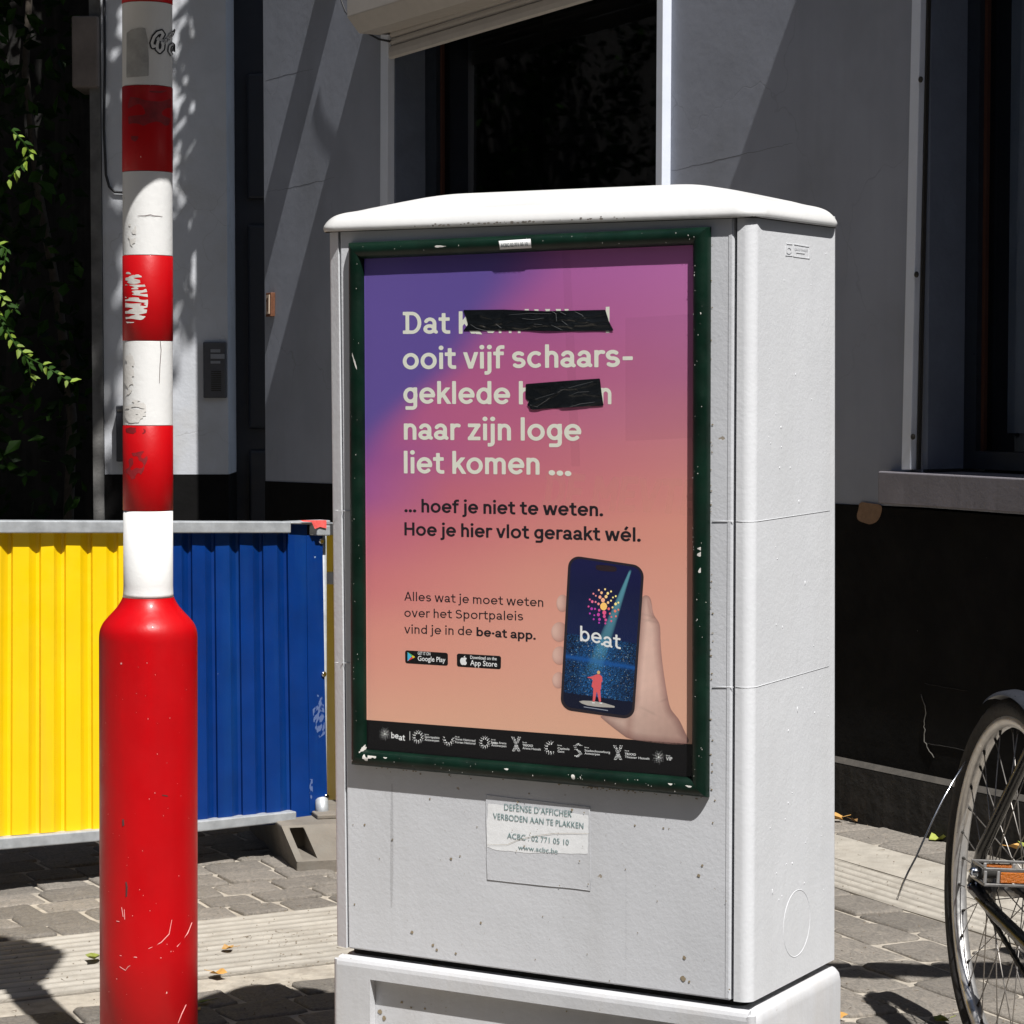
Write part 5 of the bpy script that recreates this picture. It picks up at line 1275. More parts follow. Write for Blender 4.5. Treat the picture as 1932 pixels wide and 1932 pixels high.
# letter scraps that peep out around the tapes
for q in ([(1143, 579), (1150, 578.6), (1150, 628), (1143, 628)], [(890, 620), (898, 630), (910, 631), (905, 624)], [(918, 624), (934, 624), (930, 628.5), (921, 628.5)], [(941, 621), (946, 621), (946, 628.5), (941, 628.5)], [(960, 621), (965, 621), (965, 628.5), (960, 628.5)], [(977, 621), (982, 621), (982, 628.5), (977, 628.5)], [(990, 583), (998, 583), (997, 587), (990, 587)], [(1008, 583.5), (1016, 583.5), (1016, 587), (1009, 587)], [(1028, 583), (1038, 583), (1037, 587), (1030, 587)], [(1048, 583), (1058, 583), (1058, 587), (1050, 587)], [(1065, 583), (1073, 583), (1072, 587), (1066, 587)]):
    poly("headline_text", PF, q, cream, poster, .0006)
line("ooit vijf schaars-", 760, 1194, 697, 692, 30.6, .22, cream)
line("geklede h", 761, 1004, 761.5, 763, 30.6, .22, cream)
line("n", 1132, 1153.5, 762.5, 762.5, 30.6, .22, cream)
line("naar zijn loge", 762, 1097, 829.5, 832, 30.6, .22, cream)
line("liet komen", 762, 1018, 893, 895.5, 30.6, .22, cream); line("...", 1035, 1078, 896, 898, 30.6, .24, cream)
line("... hoef je niet te weten.", 763, 1138, 966, 974, 18.2, .225, inkk, "subheading_text")
line("Hoe je hier vlot geraakt w\u00e9l.", 763, 1209, 1010, 1022, 18.2, .225, inkk, "subheading_text")
line("Alles wat je moet weten", 763, 1025, 1133, 1145, 12.4, .152, inkk, "body_text")
line("over het Sportpaleis", 763, 987, 1164, 1171, 12.4, .152, inkk, "body_text")
line("vind je in de", 763, 891, 1195, 1199, 12.4, .152, inkk, "body_text")
line("be\u00b7at app.", 899, 1011, 1200, 1207, 12.2, .235, inkk, "bold_text")
# store badges
def rquad(c, r, n=5):
    Qd = Quad(c); w = math.dist(c[0], c[1]); h = math.dist(c[0], c[3]); rx, ry = r / w, r / h; P = []
    for cx, cy, a in ((1 - rx, ry, -90), (1 - rx, 1 - ry, 0), (rx, 1 - ry, 90), (rx, ry, 180)):
        for k in range(n + 1): an = math.radians(a + 90 * k / n); P.append((cx + rx * math.cos(an), cy + ry * math.sin(an)))
    return Qd, [tuple(p) for p in Qd.fwd(P)]
def zb_(x, y, X0=1150, Y0=1880, k=350 / 1932): return ((X0 + x * k) * .644, (Y0 + y * k) * .644)
for crn, nm in (([zb_(203, 138), zb_(896, 182), zb_(896, 390), zb_(206, 348)], "g"), ([zb_(1040, 190), zb_(1755, 232), zb_(1752, 446), zb_(1042, 402)], "a")):
    Qd, P = rquad(crn, 4); poly("store_badge", PF, P, blk, poster, .0006)
wht = ink("white_print", 222, 222, 224)
def small(txt, p0, p1, cap, mat=None, bold=.01, nm="small_text", off=.0010):
    V, Fc = bfont(txt, bold); x0 = V[:, 0].min(); V = V - [x0, 0]; return put_text(nm, PF, QP, V, Fc, V[:, 0].max(), p0, p1, cap / .73, mat or wht, poster, off)
small("GET IT ON", zb_(408, 210), zb_(612, 222), 6.2); small("Google Play", zb_(408, 306), zb_(855, 332), 9.5, bold=.014)
small("Download on the", zb_(1256, 276), zb_(1684, 300), 6.3, bold=.014); small("App Store", zb_(1256, 380), zb_(1690, 405), 10.5, bold=.014)
tri = [((243, 170), (310, 242), (243, 312)), ]
for pts, c in (([(243, 168), (312, 240), (243, 314)], (70, 170, 205)), ([(243, 168), (330, 222), (312, 240)], (95, 170, 95)), ([(330, 222), (365, 246), (332, 268), (312, 242)], (240, 185, 50)), ([(312, 242), (332, 268), (243, 314)], (205, 55, 60))):
    poly("play_symbol", PF, [zb_(*p) for p in pts], ink("badge_ink", *c), poster, .0010)
ap = smooth([(1148, 262), (1170, 252), (1195, 262), (1200, 272), (1186, 290), (1184, 318), (1204, 340), (1192, 368), (1176, 380), (1160, 374), (1148, 372), (1130, 378), (1112, 368), (1098, 342), (1091, 308), (1100, 272), (1122, 256)], 2)
poly("apple_symbol", PF, [zb_(*p) for p in ap], wht, poster, .0010)
poly("apple_symbol", PF, [zb_(*p) for p in smooth([(1150, 254), (1154, 238), (1172, 226), (1176, 230), (1170, 246), (1156, 255)], 1)], wht, poster, .0010)
# black footer
poly("black_footer", PF, [(691, 1358), (1312, 1404.5), (1312, 1470), (690, 1417)], blk, poster, .0004)
def zf(x, y, X0=1090, Y0=2100, k=410 / 1932): return ((X0 + x * k) * .644, (Y0 + y * k) * .644)
def dots(cx, cy, R, fn, mat, nm="dot_logo", off=.0010, colf=None, rr0=None):
    """rings of dots; fn(ring, angle)->radius or 0"""
    mb_V = []; mb_F = []; cols = []
    for ring, (n, ph) in enumerate([(1, 0), (6, .4), (9, .1), (12, .35), (15, .2)]):
        for k in range(n):
            a = 2 * math.pi * k / n + ph; rad = [0, .36, .58, .79, .98][ring] * R; r_ = fn(ring, a) * R
            if r_ <= 0: continue
            x, y = cx + rad * math.cos(a) * .88, cy + rad * math.sin(a); o = len(mb_V); m_ = 9
            mb_V += [(x + r_ * .88 * math.cos(6.283 * j / m_), y + r_ * math.sin(6.283 * j / m_)) for j in range(m_)]; mb_F.append(tuple(range(o, o + m_)))
            if colf: cols += [colf((x - cx) / R, (y - cy) / R)] * m_
    return printed(nm, PF, np.array(mb_V), mb_F, mat, poster, off, np.array(cols) if colf else None)
full = lambda ring, a: [.19, .085, .07, .045, .028][ring] * (1.35 if ring in (1, 2) and int(a * 3) % 2 else 1)
def zq(x, y, X0=1050, Y0=1600, k=1100 / 1932): return ((X0 + x * k) * .644, (Y0 + y * k) * .644)
small_ = lambda ring, a: 0 if (ring == 4 and int(a * 7) % 2) else full(ring, a) * .85
dots(*zf(176, 236), 13, small_, wht)
def arcdots(a0, a1, big): return lambda ring, a: (0 if ring < 2 else ([0, 0, .075, .06, .035][ring]) * 1.5) if (math.degrees(a) % 360 - a0) % 360 < (a1 - a0) % 360 or a1 - a0 >= 360 else 0
dots(*zq(307, 982), 12.5, arcdots(0, 360, 0), wht); dots(*zq(464, 994), 12.5, arcdots(-20, 205, 0), wht); dots(*zq(650, 1010), 12, arcdots(0, 360, 0), wht)
dots(*zq(988, 1038), 13, arcdots(50, 310, 0), wht); dots(*zq(1545, 1086), 13.5, small_, wht)
def stroke_dots(P, w, nm="dot_logo"):
    V = []; F = []; r_ = random.Random(1)
    for a, b in zip(P[:-1], P[1:]):
        n = max(2, int(math.dist(a, b) / 2.6))
        for k in range(n):
            for s_ in (-1, 0, 1):
                x = a[0] + (b[0] - a[0]) * k / n + s_ * w; y = a[1] + (b[1] - a[1]) * k / n + r_.uniform(-.5, .5); rd = r_.uniform(.45, 1.15); o = len(V)
                V += [(x + rd * math.cos(6.283 * j / 7), y + rd * math.sin(6.283 * j / 7)) for j in range(7)]; F.append(tuple(range(o, o + 7)))
    printed(nm, PF, np.array(V), F, wht, poster, .0010)
for cx, cy in ((812, 1022), (1336, 1066)):
    x, y = zq(cx, cy); stroke_dots([(x - 6, y - 14), (x + 6, y + 14)], 2.0); stroke_dots([(x + 6, y - 14), (x - 6, y + 14)], 2.0)
x, y = zq(1128, 1050); stroke_dots([(x + 6, y - 9), (x, y - 12), (x - 5, y - 8), (x - 3, y - 2), (x + 3, y + 2), (x + 6, y + 7), (x, y + 12), (x - 6, y + 9)], 2.0)
def beatlogo(p0, p1, xh, w, mat, off=.0010, drop=.33, nm="logo_lettering"):
    Va, Fa, Wa = textmesh("be", w, -.01); Vb, Fb, Wb_ = textmesh("at", w, -.01); Vb = Vb + [Wa + .02, -drop]
    th = np.linspace(0, 6.283, 13)[:-1]; Vd = np.c_[Wa + .0 + .11 * np.cos(th), .0 + .11 * np.sin(th)]
    V = np.concatenate([Va, Vb, Vd]); Fc = Fa + [tuple(i + len(Va) for i in f) for f in Fb] + [tuple(range(len(Va) + len(Vb), len(V)))]
    V = V - [V[:, 0].min(), 0]; return put_text(nm, PF, QP, V, Fc, V[:, 0].max(), p0, p1, xh, mat, poster, off)
beatlogo(zq(169, 988), zq(240, 994), 8.2, .22, wht)
poly("divider_line", PF, [zq(263.5, 953), zq(266, 953), zq(266, 999), zq(263.5, 999)], wht, poster, .0010)
for l, x0, y0, x1, sl_p in (("Sportpaleis", 341, 986, 417, .075), ("Antwerpen", 341, 1001, 415, .075), ("Vorst Nationaal", 498, 998, 602, .078), ("Forest National", 498, 1013, 602, .078), ("Antwerpen", 684, 1029, 761, .078), ("TRIXXO", 845, 1029, 898, .078), ("Arena Hasselt", 845, 1044, 939, .078), ("Capitole", 1025, 1045, 1086, .078), ("Gent", 1025, 1061, 1060, .078), ("Stadsschouwburg", 1164, 1056, 1295, .08), ("Antwerpen", 1164, 1071, 1242, .08), ("TRIXXO", 1371, 1074, 1428, .08), ("Theater Hasselt", 1371, 1089, 1498, .08), ("VIP", 1583, 1102, 1615, .07), ("Arena", 722, 1017, 761, .078)):
    small(l, zq(x0, y0), zq(x1, y0 + (x1 - x0) * sl_p), 4.3 if l != "VIP" else 7, bold=.02 if l in ("TRIXXO",) else .008)
small("lotto", zq(684, 1016), zq(717, 1019), 5.2, bold=.03)
for x0, y0 in ((341, 971), (498, 983), (684, 998), (845, 1012), (1025, 1027), (1164, 1038), (1371, 1055), (1583, 1080)):
    small("be\u00b7at", zq(x0, y0), zq(x0 + 22, y0 + 2), 2.6, bold=.01)

# hand holding the phone (printed picture)
def lc(r, g, b): return np.array([lin(r), lin(g), lin(b)]) / KF
sk_l, sk_m, sk_d, sk_s = lc(216, 184, 170), lc(198, 161, 148), lc(162, 112, 101), lc(134, 92, 86)
def zh(x, y, X0=1550, Y0=1550, k=550 / 1518): return ((X0 + x * k) * .644, (Y0 + y * k) * .644)
palm = smooth([zh(*p) for p in [(905, 560), (935, 532), (970, 540), (990, 580), (1002, 690), (1050, 750), (1062, 800), (1062, 900), (1075, 1060), (1100, 1240), (1135, 1440), (1170, 1490), (1215, 1540), (1260, 1640), (1312, 1748), (1060, 1735), (805, 1700), (740, 1650), (660, 1590), (600, 1540), (560, 1505), (830, 1480), (845, 1200), (870, 1000), (890, 780)]], 2)
def palmcol(U, V):
    d = -sdpoly(U, V, palm); t = np.clip((U - 1160) / 120, 0, 1); e = np.clip(d / 16, 0, 1)[:, None]
    c = sk_l * (1 - t[:, None]) + sk_m * t[:, None]; c = c * e + sk_s * (1 - e) * .75 + c * (1 - e) * .25
    sh = np.clip((V - 1290) / 90, 0, 1)[:, None]; c = c * (1 - .30 * sh); dark = np.clip(1 - np.abs(U - (1200 - (V - 1150) * .06)) / 14, 0, 1)[:, None]
    c = c * (1 - dark * .45) + sk_d * dark * .3
    cr = sum(np.exp(-((V - y0 - (U - 1230) * s0) / 1.8) ** 2) * np.exp(-((U - x0) / 18) ** 2) for x0, y0, s0 in ((1226, 1163, .25), (1228, 1172, .2), (1238, 1050, -.1), (1225, 1345, .5), (1260, 1330, -.4)))[:, None]
    mo = noisy(17, .18, .22)(U, V)[:, None] * .035 + noisy(23, .9, .8)(U, V)[:, None] * .02; tc2 = (np.exp(-((V - 1170 + (U - 1222) * .5) / 3.0) ** 2) * np.exp(-((U - 1228) / 14) ** 2))[:, None]
    return c * (1 - .16 * cr) * (1 + mo) * (1 - .10 * tc2)
vcm = inkv("picture_print")
shape("printed_hand", PF, lambda X, Y: sdpoly(X, Y, palm), (1115, 1105, 1312, 1405), 2.2, vcm, poster, .0004, colf=palmcol)
nail = smooth([zh(*p) for p in [(955, 560), (968, 560), (985, 600), (998, 650), (996, 688), (975, 660), (960, 620)]], 1)
poly("printed_nail", PF, nail, ink("nail_print", 176, 138, 128), poster, .0006)
for (cx, cy, rx, ry, an) in ((272, 600, 50, 70, 10), (246, 832, 66, 80, 0), (250, 1022, 62, 74, -4), (240, 1222, 52, 66, 0)):
    c = zh(cx, cy); rx_, ry_ = rx * .2333, ry * .2333
    F = lambda X, Y: (np.sqrt(((X - c[0]) / rx_) ** 2 + ((Y - c[1]) / ry_) ** 2) - 1) * rx_
    def fc(U, V):
        rr2 = np.clip(np.sqrt(((U - c[0]) / rx_) ** 2 + ((V - c[1] + 2) / ry_) ** 2), 0, 1)[:, None]; tt = np.clip((U - c[0]) / rx_ * .5 + .5, 0, 1)[:, None]
        return (sk_l * (1 - tt) + sk_d * tt) * (1 - rr2 ** 3 * .5) + sk_d * rr2 ** 3 * .5
    shape("printed_finger", PF, F, (c[0] - rx_ - 2, c[1] - ry_ - 2, c[0] + rx_ + 2, c[1] + ry_ + 2), 1.4, vcm, poster, .0006, colf=fc)
c0 = [zh(336, 232), zh(918, 306), zh(832, 1520), zh(262, 1452)]
# corner positions of the full rectangle (rounded afterwards)
BQ = [(1073, 1047), (1216, 1068), (1196, 1358), (1057, 1338)]
Qd, P = rquad(BQ, 22, 8); poly("printed_phone_body", PF, P, ink("phone_body_print", 38, 32, 38), poster, .0009)
SQ = [(1077.5, 1052), (1211, 1072), (1191.5, 1352), (1062, 1333)]
Qs, P = rquad(SQ, 18, 8); Pn = np.array(P)
def scrcol(U, V):
    st = Qs.inv(np.c_[U, V]); s_, t_ = st[:, 0], st[:, 1]; r = np.random.default_rng(5); n = len(U)
    navy = lc(18, 18, 52); blue = lc(13, 36, 82); deep = lc(12, 12, 34); c = navy * (1 - t_[:, None]) + blue * t_[:, None]
    top = np.clip(1 - t_ / .2, 0, 1)[:, None]; c = c * (1 - top * .3) + lc(28, 30, 90) * top * .3
    crowd = ((t_ > .50) & (t_ < .93))[:, None]; nz = r.random((n, 1)) ** 2.2; c = np.where(crowd, lc(5, 14, 40) * (1 - nz) + lc(34, 100, 165) * nz, c)
    bc = np.clip(1 - np.abs(s_ - .5 ) / .38, 0, 1)[:, None]; c = np.where(crowd, c * (.55 + .75 * bc) + lc(10, 60, 80) * bc * .25, c)
    band = (np.exp(-((t_ - .655 - .01 * s_) / .016) ** 2))[:, None]; c = c * (1 - band * .8) + lc(20, 80, 150) * band * .8
    # spotlight beam from upper right
    xa = .845 - (t_ - .02) * .62; wd = .012 + t_ * .17; beam = np.clip(1 - (np.abs(s_ - xa) / wd) ** 3, 0, 1) * np.clip((t_ - .02) / .02, 0, 1) * np.clip((.80 - t_) / .25, 0, 1)
    beam = (beam * (1.05 - t_ * .9))[:, None]; c = c * (1 - beam * .55) + lc(105, 175, 190) * beam * .62
    st_ = np.exp(-((t_ - .935) / .028) ** 2 - ((s_ - .42) / .36) ** 6)[:, None]; fl = (t_ > .9)[:, None]; c = np.where(fl, lc(12, 18, 40) * np.ones((n, 1)), c)
    return c
shape("printed_screen", PF, lambda X, Y: sdpoly(X, Y, P), (1055, 1045, 1218, 1362), 1.25, vcm, poster, .0012, colf=scrcol)
# sparkles in the crowd
r = random.Random(3); V = []; F = []; C = []
for i in range(330):
    s_ = r.uniform(.05, .95); t_ = r.choice([r.uniform(.52, .64), r.uniform(.68, .90)]); x, y = Qs.fwd([(s_, t_)])[0]; rd = r.uniform(.25, .62); o = len(V)
    V += [(x + rd * math.cos(j * 1.257), y + rd * math.sin(j * 1.257)) for j in range(5)]; F.append(tuple(range(o, o + 5))); C += [r.choice([lc(220, 200, 160), lc(120, 190, 225), lc(60, 140, 200), lc(190, 215, 225)])] * 5
printed("printed_crowd_lights", PF, np.array(V), F, vcm, poster, .0015, np.array(C), kind="stuff")
# stage, performer in a red suit seen from behind
poly("printed_stage", PF, smooth([zh(392, 1385), (zh(560, 1392)), zh(735, 1445), zh(560, 1440), zh(440, 1420)], 1), ink("stage_print", 165, 160, 155), poster, .0015)
red_s = ink("suit_print", 208, 88, 92); 
fig = [(534, 1180), (548, 1174), (572, 1176), (590, 1194), (594, 1230), (584, 1240), (582, 1290), (576, 1300), (582, 1395), (566, 1398), (548, 1310), (532, 1394), (514, 1396), (520, 1290), (505, 1270), (516, 1220), (500, 1206), (476, 1204), (470, 1196), (500, 1194), (520, 1186)]
fp = [zh(*p) for p in fig]; shape("printed_performer", PF, lambda X, Y: sdpoly(X, Y, fp), (1095, 1265, 1140, 1340), .8, red_s, poster, .0018)
poly("printed_performer_head", PF, smooth([zh(*p) for p in ((549, 1146), (573, 1146), (575, 1172), (550, 1173))], 2), ink("hair_print", 205, 165, 110), poster, .0018)
for q in ((508, 1400, 530, 1410), (570, 1402, 592, 1414)): poly("printed_shoe", PF, [zh(q[0], q[1]), zh(q[2], q[1]), zh(q[2], q[3]), zh(q[0], q[3] - 2)], wht, poster, .0018)
poly("home_bar", PF, [zh(442, 1434), zh(638, 1464), zh(638, 1471), zh(442, 1441)], ink("bar_print", 130, 135, 150), poster, .0018)
isl = smooth([zh(*p) for p in ((545, 284), (700, 300), (712, 325), (700, 348), (548, 334), (536, 308))], 2); poly("camera_cutout", PF, isl, ink("cutout_print", 40, 28, 34), poster, .0018)
def lcol(x, y):
    if abs(x) < .24 and abs(y) < .24: return lc(246, 196, 110)
    t = min(1, max(0, .5 + x * .75 - y * .35)); lo = lc(176, 60, 170) if y > .1 else lc(222, 84, 150); mid_ = lc(232, 92, 120) if y > .1 else lc(240, 160, 140); hi = lc(238, 130, 90) if y > .1 else lc(248, 226, 140)
    return lo * (1 - 2 * t) + mid_ * 2 * t if t < .5 else mid_ * (2 - 2 * t) + hi * (2 * t - 1)
dots(*zh(603, 625), 33, lambda ring, a: ([.23, .13, .10, .085, .06][ring]) * (1 if (int(a * 5.1) % 2 or ring in (0, 4)) else .62), vcm, "phone_logo", .0016, lcol)
beatlogo(zh(413, 905), zh(742, 953), 21, .18, wht, .0016, .22)
# glass over the poster
gm = MB(); Pg = [FPn.at(u, v, .0066) for u, v in [(690, 491), (1309, 464), (1309, 1466), (695, 1413)]]; gm.add(Pg, [(0, 3, 2, 1)]); gm.build("glass_pane", mt['pane'], frm)

# ---- black tapes over two words, crumpled
tapem = M("black_tape", (.005, .006, .007), .2, .3, 20, None, .2, 90, coat=.4)
TPn = Pl(CK + NF * .0046, NF)
def tape(pts, label, seed, wr):
    N = noisy(seed, .05, .12); xs = [p[0] for p in pts]; ys = [p[1] for p in pts]
    v, f = march_full(lambda X, Y: sdpoly(X, Y, pts), min(xs) - 2, max(xs) + 2, min(ys) - 2, max(ys) + 2, int((max(xs) - min(xs) + 4) / 1.6), int((max(ys) - min(ys) + 4) / 1.6))
    h = .0006 * np.abs(N(v[:, 0], v[:, 1])) ; 
    for (a, b, c, d, s0) in wr:
        e = np.array([c - a, d - b]); L2 = e @ e; t = np.clip(((v[:, 0] - a) * e[0] + (v[:, 1] - b) * e[1]) / L2, 0, 1); dd = np.hypot(v[:, 0] - a - t * e[0], v[:, 1] - b - t * e[1] - 4 * np.sin(t * 3.14)); h += s0 * np.exp(-(dd / 2.0) ** 2)
    P = TPn.hit(v[:, 0], v[:, 1]) + np.array(NF) * h[:, None]; m = MB(); m.v = [tuple(p) for p in P]; m.f = [tuple(q[::-1]) for q in f]; m.sm = [True] * len(f); m.mi = [0] * len(f)
    o = m.build("black_tape", tapem); tag(o, label, "tape", "black tape strips on the poster"); return o
rs = random.Random(6)
w1_ = [(rs.uniform(885, 1120), rs.uniform(588, 618), 0, 0, .0006) for _ in range(22)]; w1_ = [(a, b, a + rs.uniform(15, 60), b + rs.uniform(-4, 9), s_ * rs.uniform(.7, 1.6)) for a, b, _, _, s_ in w1_]
tape([(874, 585), (950, 584), (1030, 587), (1142, 584.5), (1149, 606), (1158, 624), (1060, 625), (960, 623.5), (874, 624), (883, 612), (880, 600)], "long black tape covering a name in the poster's first line", 2, w1_)
w2_ = [(1006, 765, 1060, 733, .0011), (1060, 733, 1120, 722, .0009), (1010, 752, 1050, 742, .0008), (1075, 744, 1110, 738, .0006), (1060, 770, 1135, 756, .0011), (1000, 770, 1030, 765, .0007), (1090, 735, 1130, 745, .0005)]
tape([(992, 724.5), (1060, 719), (1132, 714), (1135, 740), (1139, 765.5), (1060, 769), (1004, 773), (995, 764), (998, 757), (992, 752)], "short black tape covering part of a word in the poster's third line", 5, w2_)

for q, al in (([(737, 1478), (742, 1479), (742, 1700), (736, 1720)], .13), ([(1180, 1640), (1183, 1640), (1183, 1840), (1179, 1850)], .04)):
    poly("dirt_streak", Pl(CK + NF * .0003, NF), smooth(q, 1), inkt("dirt_film", 70, 68, 66, al), cab, 0)
glint = M("painted_crease_glint", (.16, .16, .165), .5)  # grey strips painted on the tapes where creases catch the light
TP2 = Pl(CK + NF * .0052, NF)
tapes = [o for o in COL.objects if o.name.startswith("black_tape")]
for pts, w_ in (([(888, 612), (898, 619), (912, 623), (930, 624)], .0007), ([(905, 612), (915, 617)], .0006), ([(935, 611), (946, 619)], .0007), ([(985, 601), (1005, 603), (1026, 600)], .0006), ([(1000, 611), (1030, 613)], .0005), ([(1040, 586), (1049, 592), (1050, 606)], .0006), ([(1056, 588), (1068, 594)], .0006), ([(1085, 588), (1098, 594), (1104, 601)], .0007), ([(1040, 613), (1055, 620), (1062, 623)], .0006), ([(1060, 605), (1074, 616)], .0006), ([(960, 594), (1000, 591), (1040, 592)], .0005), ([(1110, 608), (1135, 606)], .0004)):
    scratch(TP2, pts, w_ * .8, glint, tapes[0], "crease", .0003)  # painted glint strips along the creases
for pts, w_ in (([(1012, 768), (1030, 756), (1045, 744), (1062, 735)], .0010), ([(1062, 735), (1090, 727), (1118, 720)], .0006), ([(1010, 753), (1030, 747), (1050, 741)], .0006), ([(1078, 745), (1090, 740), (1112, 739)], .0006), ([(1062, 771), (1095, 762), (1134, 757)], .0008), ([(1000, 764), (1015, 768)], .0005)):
    scratch(TP2, pts, w_ * .8, glint, tapes[1], "crease", .0003)  # painted glint strips along the creases
# ---- old notice on the door
DN = Pl(CK + NF * .0006, NF)
NQ = [(917, 1500), (1113, 1523), (1114, 1680), (919, 1659)]
m = MB(); P = [FPn.at(u, v, .0003) for u, v in NQ]; m.prism([p - NF * .0002 for p in P], NF * .00035); res_ = m.build("glue_patch", mt['cab'], None); tag(res_, "faint square of old glue film under the torn notice on the cabinet door", "glue film")
m = MB()
for a, b in zip(NQ, NQ[1:] + NQ[:1]): m.tube([FPn.at(a[0] + (b[0] - a[0]) * i / 8 + rs.uniform(-.6, .6), a[1] + (b[1] - a[1]) * i / 8 + rs.uniform(-.6, .6), .0003) for i in range(9)], .0003, 6)
m.build("raised_edge", mt['cab'], res_)
NP = smooth([(921, 1516), (1020, 1527), (1110, 1538), (1110, 1570), (1109, 1611), (1080, 1611), (1040, 1609), (1000, 1610), (960, 1606), (935, 1604), (919, 1598), (918, 1560)], 0)
NS = Pl(CK + NF * .0007, NF)
note = shape("torn_notice", NS, lambda X, Y: sdpoly(X, Y, NP) + noisy(3, .5, .3)(X, Y) * .5, (914, 1510, 1114, 1616), 1.5, M("notice_paper", (.74, .75, .76), .4, .03, 40, None, .1, 90), None, 0.0)
tag(note, "torn white notice with green capital lettering below the poster frame", "notice")
QN = Quad(NQ); gt = ink("notice_ink", 95, 118, 118)
def nt_(txt, p0, p1, cap, bold=.0):
    V, Fc = bfont(txt, bold); V = V - [V[:, 0].min(), 0]; put_text("lettering", NS, QN, V, Fc, V[:, 0].max(), p0, p1, cap / .73, gt, note, .0006)
def zn(x, y): return ((950 + x * .4658) * .644, (2250 + y * .4658) * .644)
nt_("DEFENSE D\u2019AFFICHER", zn(1132, 264), zn(1556, 309), 12.5); nt_("VERBODEN AAN TE PLAKKEN", zn(1062, 320), zn(1630, 382), 12.0)
nt_("ACBC : 02 771 05 10", zn(1150, 442), zn(1538, 485), 11.0); nt_("www.acbc.be", zn(1220, 512), zn(1468, 538), 9.5)
scratch(NS, [zn(1020, 482), zn(1150, 482), zn(1220, 452), zn(1320, 428), zn(1440, 412), zn(1570, 410), zn(1668, 412)], .0006, mt['rust'], note, "crease", .0008)
m = MB()
for (x, y, r_) in ((1215, 215, 9), (1557, 263, 12), (1634, 280, 6), (1182, 392, 4), (1295, 410, 5), (1258, 492, 7), (1208, 522, 5), (1340, 388, 3), (1472, 410, 4), (1626, 492, 3), (1605, 586, 6), (1660, 730, 6), (1480, 740, 5)):
    u, v = zn(x, y); c = NS.at(u, v, .0012); k = r_ * .25 / FP * 3.9; m.add([c + E1 * k * math.cos(.698 * i) * rs.uniform(.7, 1.2) + Z * k * math.sin(.698 * i) * rs.uniform(.7, 1.2) for i in range(9)], [tuple(range(9))])
m.build("rust_specks", mt['rust'], note, kind="stuff")

# ================================================================== BICYCLE
Hb = Vector((.904, 4.58, .352)); hd = Vector((.12, -.993, 0)).normalized(); rd_ = Vector((-.993, -.12, 0)).normalized(); Zw = Z; Z = (Z - rd_ * .055).normalized(); rd_ = (rd_ + Zw * .055).normalized(); Hb = Hb + rd_ * .002
bike = thing("bicycle", (Hb.x, Hb.y, 0), "black city bicycle with silver rims and amber pedal reflector at the right edge", "bicycle")
def bk(f, s_, z): return Vector((Hb.x, Hb.y, 0)) + hd * f + rd_ * s_ + Z * z
def make_wheel(parent, cx, label):
    w = bpy.data.objects.new("wheel", None); COL.objects.link(w); w.location = bk(cx, 0, .352); adopt(w, parent); w["label"] = label
    c = bk(cx, 0, .352)
    def circ(R, s_, n=96): return [c + hd * R * math.cos(2 * math.pi * k / n) + Z * R * math.sin(2 * math.pi * k / n) + rd_ * s_ for k in range(n)]
    # tyre: rounded section with small tread bumps
    sec_ = [(.317, -.012), (.326, -.019), (.338, -.021), (.349, -.012), (.352, 0), (.349, .012), (.338, .021), (.326, .019), (.317, .012)]; n = 144; loops = []
    for k in range(n):
        a = 2 * math.pi * k / n; e = .0012 if k % 2 else 0
        loops.append([c + (hd * math.cos(a) + Z * math.sin(a)) * (R + (e if R > .341 else 0)) + rd_ * s_ for R, s_ in sec_])
    MB().loft(loops + [loops[0]], closed=False, cap0=False, cap1=False).build("tyre", mt['rubber'], w)
    sec_ = [(.320, -.012), (.314, -.0145), (.303, -.0135), (.298, -.007), (.297, 0), (.298, .007), (.303, .0135), (.314, .0145), (.320, .012)]; loops = []
    for k in range(n):
        a = 2 * math.pi * k / n; loops.append([c + (hd * math.cos(a) + Z * math.sin(a)) * R + rd_ * s_ for R, s_ in sec_])
    MB().loft(loops + [loops[0]], closed=False, cap0=False, cap1=False).build("rim", mt['alrim'], w)
    MB().lathe(c - rd_ * .05, [(.006, -.02), (.006, 0), (.028, .012), (.028, .016), (.016, .02), (.015, .08), (.028, .084), (.028, .088), (.010, .1), (.006, .12)], 24, ax=rd_).build("hub", mt['steeldull'], w)
    sm_ = None
    for k in range(36):
        a = 2 * math.pi * k / 36; side = 1 if k % 2 else -1; tw = math.radians(62) * (1 if (k // 2) % 2 else -1)
        p1 = c + (hd * math.cos(a) + Z * math.sin(a)) * .298 + rd_ * .003 * side; p0 = c + (hd * math.cos(a + tw) + Z * math.sin(a + tw)) * .024 + rd_ * .034 * side
        MB().tube([p0, p1], .00115, 6).build("spoke", mt['spoke'], w)
        d = (p0 - p1).normalized(); MB().tube([p1 - d * .001, p1 + d * .010], [.0032, .0022], 6).build("nipple", mt['gap'], w)
    return w
rear = make_wheel(bike, 0, "rear wheel, the one seen at the edge")
make_wheel(bike, 1.04, "front wheel")
